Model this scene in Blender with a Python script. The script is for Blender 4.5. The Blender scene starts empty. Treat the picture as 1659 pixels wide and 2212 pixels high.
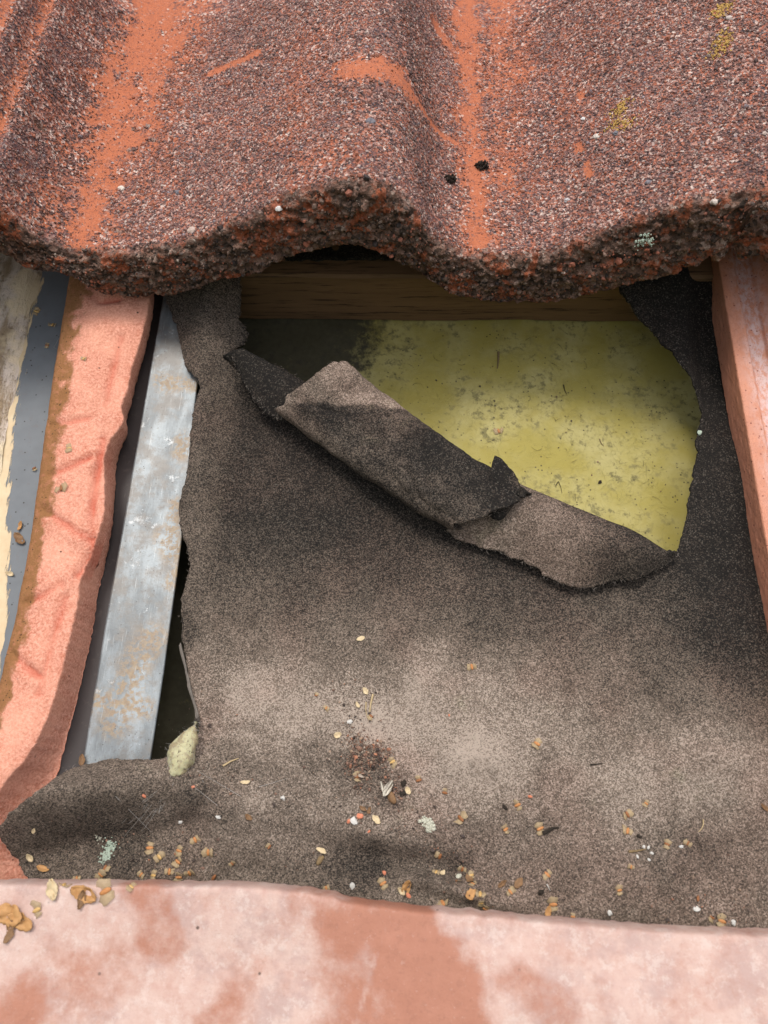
import bpy, math, random
import numpy as np
from mathutils import Matrix, Vector, Euler
from mathutils.bvhtree import BVHTree
from mathutils.geometry import delaunay_2d_cdt

# Everything is laid out in the roof's own frame, in millimetres:
# x along the battens, y up the slope, z out of the roof. The roof is pitched 35 degrees.
scene = bpy.context.scene
col = scene.collection
PITCH = math.radians(35)
ROOF = Matrix.Rotation(PITCH, 4, 'X')
rng = np.random.default_rng(7)
random.seed(7)

# ---------------------------------------------------------------- camera, sky, sun, exposure
cam_d = bpy.data.cameras.new('camera'); cam = bpy.data.objects.new('camera', cam_d); col.objects.link(cam)
B = Matrix([[0.998599, -0.017546, 0.049918], [0.0353, 0.923695, -0.381498], [-0.039415, 0.382726, 0.923021]]).to_4x4()
B.translation = Vector([18.47, -141.154, 341.518]) * 0.001
cam.matrix_world = ROOF @ B
cam_d.sensor_fit = 'VERTICAL'; cam_d.sensor_height = 36.0
cam_d.lens = 36.0 * 1720 / 2212
cam_d.clip_start = 0.01; cam_d.clip_end = 600
cam_d.dof.use_dof = True; cam_d.dof.focus_distance = 0.372; cam_d.dof.aperture_fstop = 13.5
scene.camera = cam

world = bpy.data.worlds.new('World'); scene.world = world; world.use_nodes = True
wn = world.node_tree; wn.nodes.clear()
SUN_EL, SUN_AZ = math.radians(74), math.radians(-47)
sky = wn.nodes.new('ShaderNodeTexSky'); sky.sky_type = 'NISHITA'; sky.sun_disc = False
sky.sun_elevation = SUN_EL; sky.sun_rotation = math.radians(180) + SUN_AZ; sky.dust_density = 4.0; sky.air_density = 1.0
hs = wn.nodes.new('ShaderNodeHueSaturation'); hs.inputs['Saturation'].default_value = 0.35
bg = wn.nodes.new('ShaderNodeBackground'); bg.inputs['Strength'].default_value = 0.15
wo = wn.nodes.new('ShaderNodeOutputWorld')
wn.links.new(sky.outputs[0], hs.inputs['Color']); wn.links.new(hs.outputs[0], bg.inputs[0]); wn.links.new(bg.outputs[0], wo.inputs[0])

sun_d = bpy.data.lights.new('sun', 'SUN'); sun = bpy.data.objects.new('sun', sun_d); col.objects.link(sun)
sun_d.energy = 1.5; sun_d.angle = math.radians(16); sun_d.color = (1.0, 0.95, 0.88)
sd = Vector((math.sin(SUN_AZ) * math.cos(SUN_EL), -math.cos(SUN_AZ) * math.cos(SUN_EL), math.sin(SUN_EL)))
sun.rotation_euler = sd.to_track_quat('Z', 'Y').to_euler()

vs = scene.view_settings
vs.view_transform = 'Standard'; vs.look = 'None'; vs.gamma = 1; vs.use_curve_mapping = False
vs.exposure = 0.42

import numpy as np
def _h(ix, iy, iz):
    n = (ix.astype(np.int64) * 374761393 + iy.astype(np.int64) * 668265263 + iz.astype(np.int64) * 2147483647 + 12345) & 0x7fffffff
    n = ((n ^ (n >> 13)) * 1274126177) & 0x7fffffff
    n = ((n ^ (n >> 15)) * 374761393) & 0x7fffffff
    return (n & 0xffff) / 65535.0
def vnoise(x, y, z=0.0, scale=1.0, seed=0):
    x = np.asarray(x, float) / scale + seed * 17.31; y = np.asarray(y, float) / scale + seed * 5.77; z = np.zeros_like(x) + np.asarray(z, float) / scale + seed * 3.1
    ix, iy, iz = np.floor(x), np.floor(y), np.floor(z)
    fx, fy, fz = x - ix, y - iy, z - iz
    fx, fy, fz = (f * f * f * (f * (f * 6 - 15) + 10) for f in (fx, fy, fz))
    r = 0
    for a in (0, 1):
        for b in (0, 1):
            for c in (0, 1):
                r = r + _h(ix + a, iy + b, iz + c) * (fx if a else 1 - fx) * (fy if b else 1 - fy) * (fz if c else 1 - fz)
    return r * 2 - 1
def fbm(x, y, z=0.0, scale=1.0, octv=4, seed=0, gain=0.5):
    r, a = 0, 1.0
    for i in range(octv):
        r = r + a * vnoise(x, y, z, scale / 2 ** i, seed + i); a *= gain
    return r
def sstep(a, b, x):
    t = np.clip((x - a) / (b - a), 0, 1); return t * t * (3 - 2 * t)
def gauss(x, y, cx, cy, sx, sy, rot=0.0):
    c, s = np.cos(rot), np.sin(rot); dx, dy = x - cx, y - cy
    return np.exp(-0.5 * (((dx * c + dy * s) / sx) ** 2 + ((-dx * s + dy * c) / sy) ** 2))
def spline(xs, ys, x):
    # monotone-ish cubic through the points
    xs, ys = np.array(xs, float), np.array(ys, float)
    m = np.gradient(ys, xs)
    i = np.clip(np.searchsorted(xs, x) - 1, 0, len(xs) - 2)
    h = xs[i + 1] - xs[i]; t = np.clip((x - xs[i]) / h, 0, 1)
    return ((2 * t**3 - 3 * t**2 + 1) * ys[i] + (t**3 - 2 * t**2 + t) * h * m[i] + (-2 * t**3 + 3 * t**2) * ys[i + 1] + (t**3 - t**2) * h * m[i + 1])

def felt_h(x, y):
    """height of the felt over the roof plane (mm)"""
    x = np.asarray(x, float); y = np.asarray(y, float)
    z = 7.0 * sstep(108, 132, y)
    z = z + 7.5 * np.exp(-0.5 * ((x + 91 + 0.06 * (y - 50)) / 7.5) ** 2) * sstep(-90, 0, y)
    z = z - 5.0 * gauss(x, y, -66, 50, 9, 30)      # lifted left edge
    z = z - 4.0 * gauss(x, y, 10, 0, 75, 45)                                                   # sag
    z = z + 19 * gauss(x, y, -122, -128, 30, 7.5, 0.12) + 9 * gauss(x, y, -150, -140, 16, 9)   # lump drawn over the foam
    z = z + 5 * gauss(x, y, -62, -130, 26, 8, -0.5)
    z = z - 8 * gauss(x, y, -112, -146, 26, 4.5, 0.22)
    z = z + 6.5 * gauss(x, y, 136, -104, 20, 15, 0.3) + 1.2 * fbm(x, y * 1.2, 0, 16, 3, 23) * sstep(-70, -120, y)
    z = z + 3.5 * gauss(x, y, 60, -112, 30, 14)
    z = z - 8 * gauss(x, y, 10, -149.5, 20, 4.5, -0.1)
    z = z + 9 * gauss(x, y, 32, -157, 16, 2.4, -0.2)
    z = z - 2.2 * np.exp(-0.5 * ((x + 70 - 0.55 * (y + 133)) / 0.9) ** 2) * gauss(x, y, -70, -133, 12, 9)
    z = z + 1.5 * np.exp(-0.5 * ((y + 104 + 0.5 * (x + 2) + 2.5 * np.sin(x * 0.12)) / 1.6) ** 2) * gauss(x, y, -2, -108, 14, 22)
    z = z - 3 * gauss(x, y, -8, -108, 16, 10, 0.7)
    z = z + 1.5 * sstep(120, 165, x) * sstep(40, 90, y)
    z = z + 0.9 * 2.2 * (1 - np.abs(fbm(x, y * 1.3, 0, 34, 4, 19))) ** 2 * sstep(-80, -120, y) + 1.6 * fbm(x, y, 0, 42, 3, 3) + 0.35 * fbm(x, y, 0, 9, 2, 8)
    z = z - 7.0 * sstep(146, 158, x) * sstep(20, 80, y)
    return z

YE = 112.4                     # front edge of the upper tile
TOP_PTS = [[-340.0,48.0],[-312.0,47.0],[-285.0,60.0],[-255.0,84.0],[-235.0,95.0],[-215.0,97.0],[-196.0,92.0],[-178.9,76.2],[-173.6,70.0],[-166.7,57.3],[-153.8,46.4],[-141.2,44.2],[-118.1,46.2],[-94.5,51.5],[-74.8,61.2],[-56.2,70.4],[-42.7,78.0],[-25.9,85.0],[-13.9,88.3],[-2.4,86.2],[7.1,77.9],[15.1,64.6],[20.4,54.4],[30.2,45.2],[45.4,41.7],[66.7,43.0],[82.8,48.4],[95.9,55.9],[113.3,67.3],[130.5,75.4],[147.9,80.1],[157.4,84.3],[185.0,91.0],[205.0,94.0]]
BOT_PTS = [[-340.0,28.0],[-312.0,27.0],[-285.0,40.0],[-255.0,62.0],[-235.0,72.0],[-215.0,73.0],[-190.0,66.0],[-180.5,53.0],[-172.5,41.6],[-160.6,37.7],[-152.9,34.3],[-144.5,26.3],[-132.4,20.9],[-115.9,21.0],[-96.1,25.5],[-80.5,33.2],[-66.2,37.0],[-51.2,46.9],[-39.6,53.2],[-28.5,57.2],[-15.8,58.7],[-3.6,54.8],[4.7,48.6],[13.2,41.6],[22.0,30.7],[31.1,23.0],[44.9,18.5],[58.6,16.8],[76.5,18.0],[93.6,22.4],[105.7,27.7],[117.1,34.2],[132.1,41.1],[143.1,52.0],[152.4,65.2],[153.2,72.7],[158.5,78.8],[185.0,83.0],[205.0,84.0]]
TILE_SLOPE = -0.09
def tile_top(x):
    x = np.asarray(x, float)
    z = spline([p[0] for p in TOP_PTS], [p[1] for p in TOP_PTS], x)
    for c, a, w in ((-176.5, 5.0, 1.9), (-187.5, 5.0, 1.9), (-200, 4.5, 2.2)):       # the ribs of the interlock
        z = z + a * np.exp(-0.5 * ((x - c) / w) ** 2)
    return z
def tile_bot(x):
    return spline([p[0] for p in BOT_PTS], [p[1] for p in BOT_PTS], np.asarray(x, float))
def tile_h(x, y):
    return tile_top(x) + TILE_SLOPE * (np.asarray(y, float) - YE)

# ---------------------------------------------------------------- helpers
def make_mesh(name, V, Fc, mat=None, smooth=True, attrs=None, colors=None):
    """V (n,3) mm; Fc list of faces or an (m,k) int array"""
    me = bpy.data.meshes.new(name)
    V = np.asarray(V, np.float32) * 0.001
    if isinstance(Fc, np.ndarray):
        m, k = Fc.shape
        me.vertices.add(len(V)); me.vertices.foreach_set('co', V.ravel())
        me.loops.add(m * k); me.loops.foreach_set('vertex_index', Fc.astype(np.int32).ravel())
        me.polygons.add(m); me.polygons.foreach_set('loop_start', np.arange(0, m * k, k, dtype=np.int32))
        me.update(calc_edges=True)
    else:
        me.from_pydata(V.tolist(), [], [list(f) for f in Fc]); me.update()
    me.polygons.foreach_set('use_smooth', [smooth] * len(me.polygons))
    for k, v in (attrs or {}).items():
        a = me.attributes.new(k, 'FLOAT', 'POINT'); a.data.foreach_set('value', np.asarray(v, np.float32))
    if colors is not None:
        a = me.attributes.new('tint', 'FLOAT_COLOR', 'POINT')
        c = np.ones((len(V), 4), np.float32); c[:, :3] = colors; a.data.foreach_set('color', c.ravel())
    if mat:
        me.materials.append(mat)
    me.validate()
    return me
ORG = {}
def obj(name, me, parent=None, org=(0, 0, 0), rot=(0, 0, 0), scale=1.0):
    """links a mesh (data relative to org, roof frame, mm)"""
    o = bpy.data.objects.new(name, me); col.objects.link(o)
    org = Vector(org)
    if parent is None:
        o.matrix_world = ROOF @ Matrix.Translation(org * 0.001) @ Matrix.LocRotScale(None, Euler(rot), Vector((scale,) * 3))
        ORG[o.name] = org
    else:
        o.parent = parent
        if parent.name in ORG:
            o.location = (org - ORG[parent.name]) * 0.001
        else:
            o.location = org * 0.001
        o.rotation_euler = rot; o.scale = (scale,) * 3
    return o
def tag(o, label=None, cat=None, group=None, kind=None):
    for k, v in (('label', label), ('category', cat), ('group', group), ('kind', kind)):
        if v: o[k] = v
    return o
def grid_faces(nr, nc, wrap=False):
    i, j = np.meshgrid(np.arange(nr - 1), np.arange(nc if wrap else nc - 1), indexing='ij')
    j2 = (j + 1) % nc
    return np.stack([i * nc + j, i * nc + j2, (i + 1) * nc + j2, (i + 1) * nc + j], -1).reshape(-1, 4)
def grid_normals(P):
    du = np.gradient(P, axis=1); dv = np.gradient(P, axis=0)
    n = np.cross(du, dv); return n / (np.linalg.norm(n, axis=2, keepdims=True) + 1e-9)
def in_poly(x, y, poly):
    p = np.asarray(poly); r = np.zeros(x.shape, bool); j = len(p) - 1
    for i in range(len(p)):
        c = (p[i, 1] > y) != (p[j, 1] > y)
        with np.errstate(divide='ignore', invalid='ignore'):
            r ^= c & (x < (p[j, 0] - p[i, 0]) * (y - p[i, 1]) / (p[j, 1] - p[i, 1]) + p[i, 0])
        j = i
    return r
def seg_dist(x, y, pts):
    d = np.full(np.shape(x), 1e9); p = np.asarray(pts, float)
    for a, b in zip(p[:-1], p[1:]):
        ab = b - a; t = np.clip(((x - a[0]) * ab[0] + (y - a[1]) * ab[1]) / (ab @ ab + 1e-9), 0, 1)
        d = np.minimum(d, np.hypot(x - a[0] - t * ab[0], y - a[1] - t * ab[1]))
    return d
def densify(pts, step, amp=0.0, sc=4.0, closed=True, seed=0):
    p = np.asarray(pts, float); out = []
    n = len(p)
    for i in range(n if closed else n - 1):
        a, b = p[i], p[(i + 1) % n]; k = max(1, int(np.linalg.norm(b - a) / step))
        for t in np.arange(k) / k: out.append(a + (b - a) * t)
    if not closed: out.append(p[-1])
    q = np.array(out)
    if amp:
        q[:, :2] += amp * np.stack([fbm(q[:, 0], q[:, 1], 0, sc, 4, seed + 1, 0.65), fbm(q[:, 0], q[:, 1], 9, sc, 4, seed + 5, 0.65)], 1)
    return q
def shell(V, T, thick):
    """gives a triangulated sheet its thickness (below it)"""
    n = len(V); low = V.copy(); low[:, 2] -= thick
    E = np.concatenate([T[:, [0, 1]], T[:, [1, 2]], T[:, [2, 0]]])
    key = np.sort(E, 1); _, inv, cnt = np.unique(key[:, 0].astype(np.int64) * n + key[:, 1], return_inverse=True, return_counts=True)
    Bd = E[cnt[inv] == 1]
    side = np.concatenate([np.stack([Bd[:, 1], Bd[:, 0], Bd[:, 0] + n], 1), np.stack([Bd[:, 1], Bd[:, 0] + n, Bd[:, 1] + n], 1)])
    return np.concatenate([V, low]), np.concatenate([T, T[:, ::-1] + n, side])
def bvh_of(o):
    me = o.data; R = Matrix.Translation(ORG.get(o.name, Vector()) * 0.001)
    return BVHTree.FromPolygons([R @ v.co for v in me.vertices], [tuple(p.vertices) for p in me.polygons])
def drop(bvh, x, y, default=0.0):
    h = bvh.ray_cast(Vector((x, y, 300)) * 0.001, Vector((0, 0, -1)))
    if h[0] is None: return default, Vector((0, 0, 1))
    return h[0].z * 1000, h[1]

# ---------------------------------------------------------------- node helpers
class Nodes:
    def __init__(s, name, rough=0.8, spec=0.5):
        s.m = bpy.data.materials.new(name); s.m.use_nodes = True
        s.t = s.m.node_tree; s.b = s.t.nodes['Principled BSDF']
        s.b.inputs['Roughness'].default_value = rough; s.b.inputs['Specular IOR Level'].default_value = spec
        s.co = s.t.nodes.new('ShaderNodeTexCoord').outputs['Object']
    def set(s, inp, v):
        if hasattr(v, 'is_output'): s.t.links.new(v, inp)
        else: inp.default_value = (*v, 1) if isinstance(v, tuple) and len(v) == 3 and inp.type == 'RGBA' else v
    def stretch(s, sx, sy, sz):
        n = s.t.nodes.new('ShaderNodeMapping'); n.inputs['Scale'].default_value = (sx, sy, sz); s.t.links.new(s.co, n.inputs[0]); return n.outputs[0]
    def noise(s, mm, detail=3, rough=0.55, co=None, dist=0.0, out='Fac'):
        n = s.t.nodes.new('ShaderNodeTexNoise'); n.inputs['Scale'].default_value = 1000.0 / mm; n.inputs['Detail'].default_value = detail
        n.inputs['Roughness'].default_value = rough; n.inputs['Distortion'].default_value = dist; s.t.links.new(co or s.co, n.inputs['Vector']); return n.outputs[out]
    def voro(s, mm, out='Color', co=None, feature='F1', rnd=1.0):
        n = s.t.nodes.new('ShaderNodeTexVoronoi'); n.feature = feature; n.inputs['Scale'].default_value = 1000.0 / mm; n.inputs['Randomness'].default_value = rnd
        s.t.links.new(co or s.co, n.inputs['Vector']); return n.outputs[out]
    def attr(s, name, out='Fac'):
        n = s.t.nodes.new('ShaderNodeAttribute'); n.attribute_name = name; return n.outputs[out]
    def math(s, op, a, b=0.0, c=None, clamp=False):
        n = s.t.nodes.new('ShaderNodeMath'); n.operation = op; n.use_clamp = clamp; s.set(n.inputs[0], a); s.set(n.inputs[1], b)
        if c is not None: s.set(n.inputs[2], c)
        return n.outputs[0]
    def ramp(s, f, *stops, mode='LINEAR'):
        n = s.t.nodes.new('ShaderNodeValToRGB'); cr = n.color_ramp; cr.interpolation = mode
        while len(cr.elements) < len(stops): cr.elements.new(0.5)
        for e, (p, c) in zip(cr.elements, stops):
            e.position = p; e.color = (*c, 1) if isinstance(c, tuple) else (c, c, c, 1)
        s.t.links.new(f, n.inputs[0]); return n.outputs[0]
    def step(s, f, a, b):
        n = s.t.nodes.new('ShaderNodeMapRange'); n.interpolation_type = 'SMOOTHSTEP'; n.inputs['From Min'].default_value = a; n.inputs['From Max'].default_value = b
        s.t.links.new(f, n.inputs['Value']); return n.outputs[0]
    def mix(s, f, a, b, mode='MIX'):
        n = s.t.nodes.new('ShaderNodeMix'); n.data_type = 'RGBA'; n.blend_type = mode
        s.set(n.inputs['Factor'], f); s.set(n.inputs[6], a); s.set(n.inputs[7], b); return n.outputs[2]
    def sep(s, c, i):
        n = s.t.nodes.new('ShaderNodeSeparateColor'); s.t.links.new(c, n.inputs[0]); return n.outputs[i]
    def bump(s, h, mm, strength=1.0, chain=None):
        n = s.t.nodes.new('ShaderNodeBump'); n.inputs['Distance'].default_value = mm * 0.001; n.inputs['Strength'].default_value = strength
        s.t.links.new(h, n.inputs['Height'])
        if chain is not None: s.t.links.new(chain, n.inputs['Normal'])
        return n.outputs[0]
    def done(s, colour, normal=None, rough=None):
        s.set(s.b.inputs['Base Color'], colour)
        if normal is not None: s.t.links.new(normal, s.b.inputs['Normal'])
        if rough is not None: s.set(s.b.inputs['Roughness'], rough)
        return s.m

# ---------------------------------------------------------------- materials
def mat_tile():
    n = Nodes('weathered concrete tile', 0.85, 0.3)
    wear = n.attr('wear'); face = n.attr('face')
    cell = n.voro(1.25); r = n.sep(cell, 0); g = n.sep(cell, 1)
    grit = n.ramp(r, (0.0, (0.035, 0.026, 0.03)), (0.22, (0.11, 0.06, 0.055)), (0.45, (0.22, 0.10, 0.08)), (0.62, (0.38, 0.115, 0.06)), (0.8, (0.40, 0.22, 0.175)), (0.97, (0.58, 0.46, 0.40)))
    big = n.noise(28, 4, 0.6)
    grit = n.mix(n.step(big, 0.45, 0.7), grit, n.mix(0.55, grit, (0.10, 0.062, 0.068)))
    orange = n.mix(n.noise(3.0, 4, 0.7), (0.34, 0.095, 0.042), (0.48, 0.16, 0.078))
    orange = n.mix(n.step(n.noise(1.0, 3, 0.7), 0.56, 0.66), orange, (0.17, 0.065, 0.05))
    orange = n.mix(n.math('MULTIPLY', n.step(n.voro(1.1, 'Distance'), 0.22, 0.08), 0.5), orange, (0.52, 0.30, 0.23))
    wv = n.math('ADD', wear, n.math('MULTIPLY', n.math('SUBTRACT', n.math('ADD', g, n.noise(2.6, 3, 0.7)), 1.0), 0.75))
    c = n.mix(n.step(wv, 0.18, 0.85), grit, orange)
    fcell = n.voro(1.9); fr = n.sep(fcell, 0)
    fc = n.ramp(fr, (0.0, (0.04, 0.028, 0.021)), (0.45, (0.125, 0.072, 0.050)), (0.72, (0.20, 0.112, 0.078)), (0.9, (0.24, 0.145, 0.11)), (1.0, (0.33, 0.24, 0.19)))
    fo = n.step(n.noise(13, 5, 0.7), 0.51, 0.60)
    fc = n.mix(n.math('MULTIPLY', fo, 0.75), fc, (0.38, 0.095, 0.035))
    gr = n.step(n.noise(9, 5, 0.7), 0.64, 0.74)
    fc = n.mix(n.math('MULTIPLY', gr, 0.5), fc, (0.16, 0.15, 0.11))
    c = n.mix(face, c, fc)
    h = n.math('ADD', n.math('ADD', n.voro(1.25, 'Distance'), n.math('MULTIPLY', n.noise(0.8, 3), 0.6)), n.math('MULTIPLY', n.math('MULTIPLY', face, n.noise(2.2, 5, 0.75)), 2.2))
    hm = n.math('MULTIPLY', h, n.math('SUBTRACT', 1.0, n.math('MULTIPLY', wear, 0.75)))
    return n.done(c, n.bump(hm, 0.8, 0.9))
def mat_grit():
    n = Nodes('mineral grit', 0.7, 0.4)
    c = n.mix(n.math('MULTIPLY', n.noise(0.5, 2), 0.4), n.attr('tint', 'Color'), (0.12, 0.08, 0.075))
    return n.done(c, n.bump(n.noise(0.35, 2), 0.12))
def mat_felt(name='sanded bitumen felt'):
    n = Nodes(name, 0.9, 0.25)
    dust_shade = n.attr('dust_shade')
    s1 = n.sep(n.voro(0.45), 0)
    fine = n.noise(0.5, 3, 0.75)
    v = n.math('ADD', n.math('MULTIPLY', s1, 0.54), n.math('MULTIPLY', fine, 0.78))
    v = n.math('ADD', v, n.math('MULTIPLY', n.math('SUBTRACT', dust_shade, 0.575), 1.12))
    v = n.math('ADD', v, n.math('MULTIPLY', n.math('SUBTRACT', n.noise(9, 8, 0.8), 0.5), 0.50))
    v = n.math('MULTIPLY', v, 0.86)
    c = n.ramp(v, (0.10, (0.008, 0.007, 0.006)), (0.30, (0.018, 0.0145, 0.0115)), (0.44, (0.052, 0.041, 0.032)), (0.62, (0.112, 0.086, 0.066)), (0.82, (0.205, 0.158, 0.124)), (1.0, (0.37, 0.30, 0.245)))
    st = n.step(n.noise(21, 6, 0.7), 0.56, 0.66)
    c = n.mix(n.math('MULTIPLY', st, 0.45), c, n.mix(1.0, c, (0.48, 0.46, 0.44), 'MULTIPLY'))
    pink = n.step(n.noise(60, 3), 0.45, 0.62)
    c = n.mix(n.math('MULTIPLY', pink, 0.35), c, n.mix(1.0, c, (1.12, 0.93, 0.92), 'MULTIPLY'))
    green = n.math('MULTIPLY', n.step(n.noise(33, 5, 0.7), 0.60, 0.72), 0.4)
    c = n.mix(green, c, n.mix(1.0, c, (0.9, 1.05, 0.86), 'MULTIPLY'))
    sparkle = n.step(n.sep(n.voro(0.5), 1), 0.90, 0.97)
    c = n.mix(n.math('MULTIPLY', sparkle, 0.30), c, (0.22, 0.19, 0.155))
    h = n.math('ADD', n.math('MULTIPLY', s1, 0.6), fine)
    return n.done(c, n.bump(n.noise(5, 3), 0.5, 0.6, n.bump(h, 0.28, 0.9)))
def mat_foam():
    n = Nodes('salmon foam', 0.95, 0.15)
    d = n.attr('dirt_shade'); f = n.noise(1.1, 4, 0.75)
    c = n.mix(n.step(f, 0.3, 0.7), (0.52, 0.165, 0.095), (0.85, 0.44, 0.325))
    c = n.mix(n.math('MULTIPLY', n.step(n.noise(17, 3), 0.4, 0.7), 0.5), c, (0.88, 0.43, 0.30))
    c = n.mix(n.attr('crease'), c, (0.50, 0.085, 0.045))
    br = n.mix(n.noise(2.2, 4, 0.7), (0.20, 0.095, 0.035), (0.40, 0.19, 0.085))
    br = n.mix(n.math('MULTIPLY', n.step(n.voro(1.5, 'Distance'), 0.30, 0.14), n.step(n.noise(4, 4, 0.7), 0.48, 0.58)), br, (0.035, 0.023, 0.016))
    br = n.mix(n.math('MULTIPLY', n.step(n.noise(3, 5, 0.75), 0.5, 0.65), 0.5), br, (0.50, 0.20, 0.12))
    dd = n.step(n.math('ADD', d, n.math('MULTIPLY', n.math('SUBTRACT', n.noise(2.5, 5, 0.75), 0.5), 1.1)), 0.25, 0.8)
    c = n.mix(dd, c, br)
    sp = n.math('MULTIPLY', n.step(n.voro(6.5, 'Distance'), 0.10, 0.06), n.step(n.noise(25, 2), 0.5, 0.6))
    c = n.mix(sp, c, (0.12, 0.05, 0.03))
    return n.done(c, n.bump(f, 0.9, 1.0, n.bump(n.noise(6, 3), 0.6, 0.5)))
def mat_galv():
    n = Nodes('galvanised steel', 0.42, 0.5)
    st = n.noise(9, 5, 0.65, n.stretch(1.0, 0.25, 1.0))
    c = n.mix(n.step(st, 0.35, 0.65), (0.135, 0.148, 0.155), (0.245, 0.27, 0.283))
    bl = n.noise(10, 8, 0.78)
    c = n.mix(n.step(bl, 0.58, 0.66), c, (0.46, 0.475, 0.48))
    c = n.mix(n.math('MULTIPLY', n.step(n.noise(26, 8, 0.76), 0.46, 0.60), 0.85), c, (0.155, 0.142, 0.128))
    c = n.mix(n.math('MULTIPLY', n.step(n.noise(1.6, 4, 0.75), 0.55, 0.68), 0.5), c, (0.12, 0.11, 0.10))
    ru = n.math('MULTIPLY', n.attr('rust'), n.step(n.noise(2.4, 4, 0.7), 0.42, 0.56))
    c = n.mix(ru, c, n.mix(n.noise(1.5, 2), (0.16, 0.095, 0.06), (0.36, 0.28, 0.17)))
    c = n.mix(n.math('MULTIPLY', n.step(n.noise(0.7, 3, 0.6, n.stretch(1.0, 0.05, 1.0)), 0.62, 0.70), 0.35), c, (0.50, 0.52, 0.53))
    sp = n.math('MULTIPLY', n.step(n.voro(2.1, 'Distance'), 0.2, 0.06), n.step(n.noise(7, 4, 0.7), 0.45, 0.6))
    c = n.mix(n.math('MULTIPLY', sp, 0.9), c, (0.05, 0.045, 0.04))
    n.set(n.b.inputs['Metallic'], n.math('MULTIPLY', n.math('SUBTRACT', 1.0, ru), 0.35))
    return n.done(c, n.bump(bl, 0.25, 0.5, n.bump(n.noise(1.0, 3), 0.06, 0.5)), n.math('ADD', n.math('MULTIPLY', bl, 0.35), 0.28))
def mat_coated(name, col, cream=False):
    n = Nodes(name, 0.5, 0.4)
    c = n.mix(n.noise(8, 4), tuple(v * 0.82 for v in col), tuple(v * 1.18 for v in col))
    c = n.mix(n.math('MULTIPLY', n.step(n.noise(3, 4, 0.7), 0.55, 0.75), 0.4), c, (0.13, 0.10, 0.09))
    c = n.mix(n.step(n.voro(4.2, 'Distance'), 0.12, 0.07), c, (0.03, 0.025, 0.02))
    if cream:
        s = n.noise(3.4, 6, 0.72, n.stretch(1.0, 0.16, 1.0))
        k = n.math('ADD', s, n.math('MULTIPLY', n.math('SUBTRACT', n.attr('dust_shade'), 0.5), 0.9))
        m = n.step(k, 0.58, 0.64)
        c = n.mix(m, c, n.mix(n.noise(5, 3), (0.52, 0.36, 0.20), (0.66, 0.55, 0.36)))
        return n.done(c, n.bump(m, 0.2, 0.8))
    return n.done(c, n.bump(n.noise(1.4, 2), 0.05, 0.4))
def mat_cladding():
    n = Nodes('peeling cream paint', 0.85, 0.3)
    st = n.stretch(1.0, 0.3, 1.0)
    a = n.noise(14, 6, 0.7, st); b = n.noise(2.0, 4, 0.7)
    c = n.mix(n.step(a, 0.42, 0.58), (0.62, 0.52, 0.44), (0.30, 0.22, 0.14))
    c = n.mix(n.step(b, 0.5, 0.75), c, (0.16, 0.115, 0.07))
    c = n.mix(n.math('MULTIPLY', n.step(n.noise(30, 4), 0.5, 0.6), 0.8), c, (0.74, 0.60, 0.40))
    return n.done(c, n.bump(n.math('ADD', n.step(a, 0.42, 0.58), b), 0.9, 0.9))
def mat_wood():
    n = Nodes('old sawn timber', 0.75, 0.3)
    g = n.noise(7, 6, 0.65, n.stretch(0.06, 1.0, 1.0), 0.6); f = n.noise(1.6, 4, 0.7, n.stretch(0.05, 1.0, 1.0))
    c = n.mix(g, (0.07, 0.037, 0.019), (0.25, 0.14, 0.068))
    c = n.mix(n.step(f, 0.54, 0.68), c, (0.035, 0.018, 0.01))
    return n.done(c, n.bump(f, 0.35, 0.8))
def mat_insul():
    n = Nodes('yellow insulation facing', 0.7, 0.3)
    a = n.noise(30, 5, 0.6); b = n.noise(7, 4, 0.6)
    c = n.mix(n.step(a, 0.35, 0.68), (0.345, 0.285, 0.068), (0.42, 0.365, 0.145))
    c = n.mix(n.math('MULTIPLY', n.step(n.noise(11, 4, 0.6), 0.52, 0.72), 0.35), c, (0.30, 0.235, 0.04))
    w = n.noise(4.5, 5, 0.7)
    c = n.mix(n.math('MULTIPLY', n.math('MULTIPLY', n.step(w, 0.50, 0.64), n.step(a, 0.40, 0.58)), 0.85), c, (0.16, 0.14, 0.055))
    c = n.mix(n.math('MULTIPLY', n.step(n.voro(2.9, 'Distance'), 0.2, 0.08), n.step(n.noise(9, 3), 0.44, 0.58)), c, (0.05, 0.04, 0.02))
    d = n.attr('dirt_shade')
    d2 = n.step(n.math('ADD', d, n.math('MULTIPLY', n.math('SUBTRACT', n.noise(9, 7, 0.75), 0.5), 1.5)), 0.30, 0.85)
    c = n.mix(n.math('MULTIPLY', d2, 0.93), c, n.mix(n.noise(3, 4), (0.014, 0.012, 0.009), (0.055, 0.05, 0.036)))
    return n.done(c, n.bump(b, 0.8, 0.5))
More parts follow.
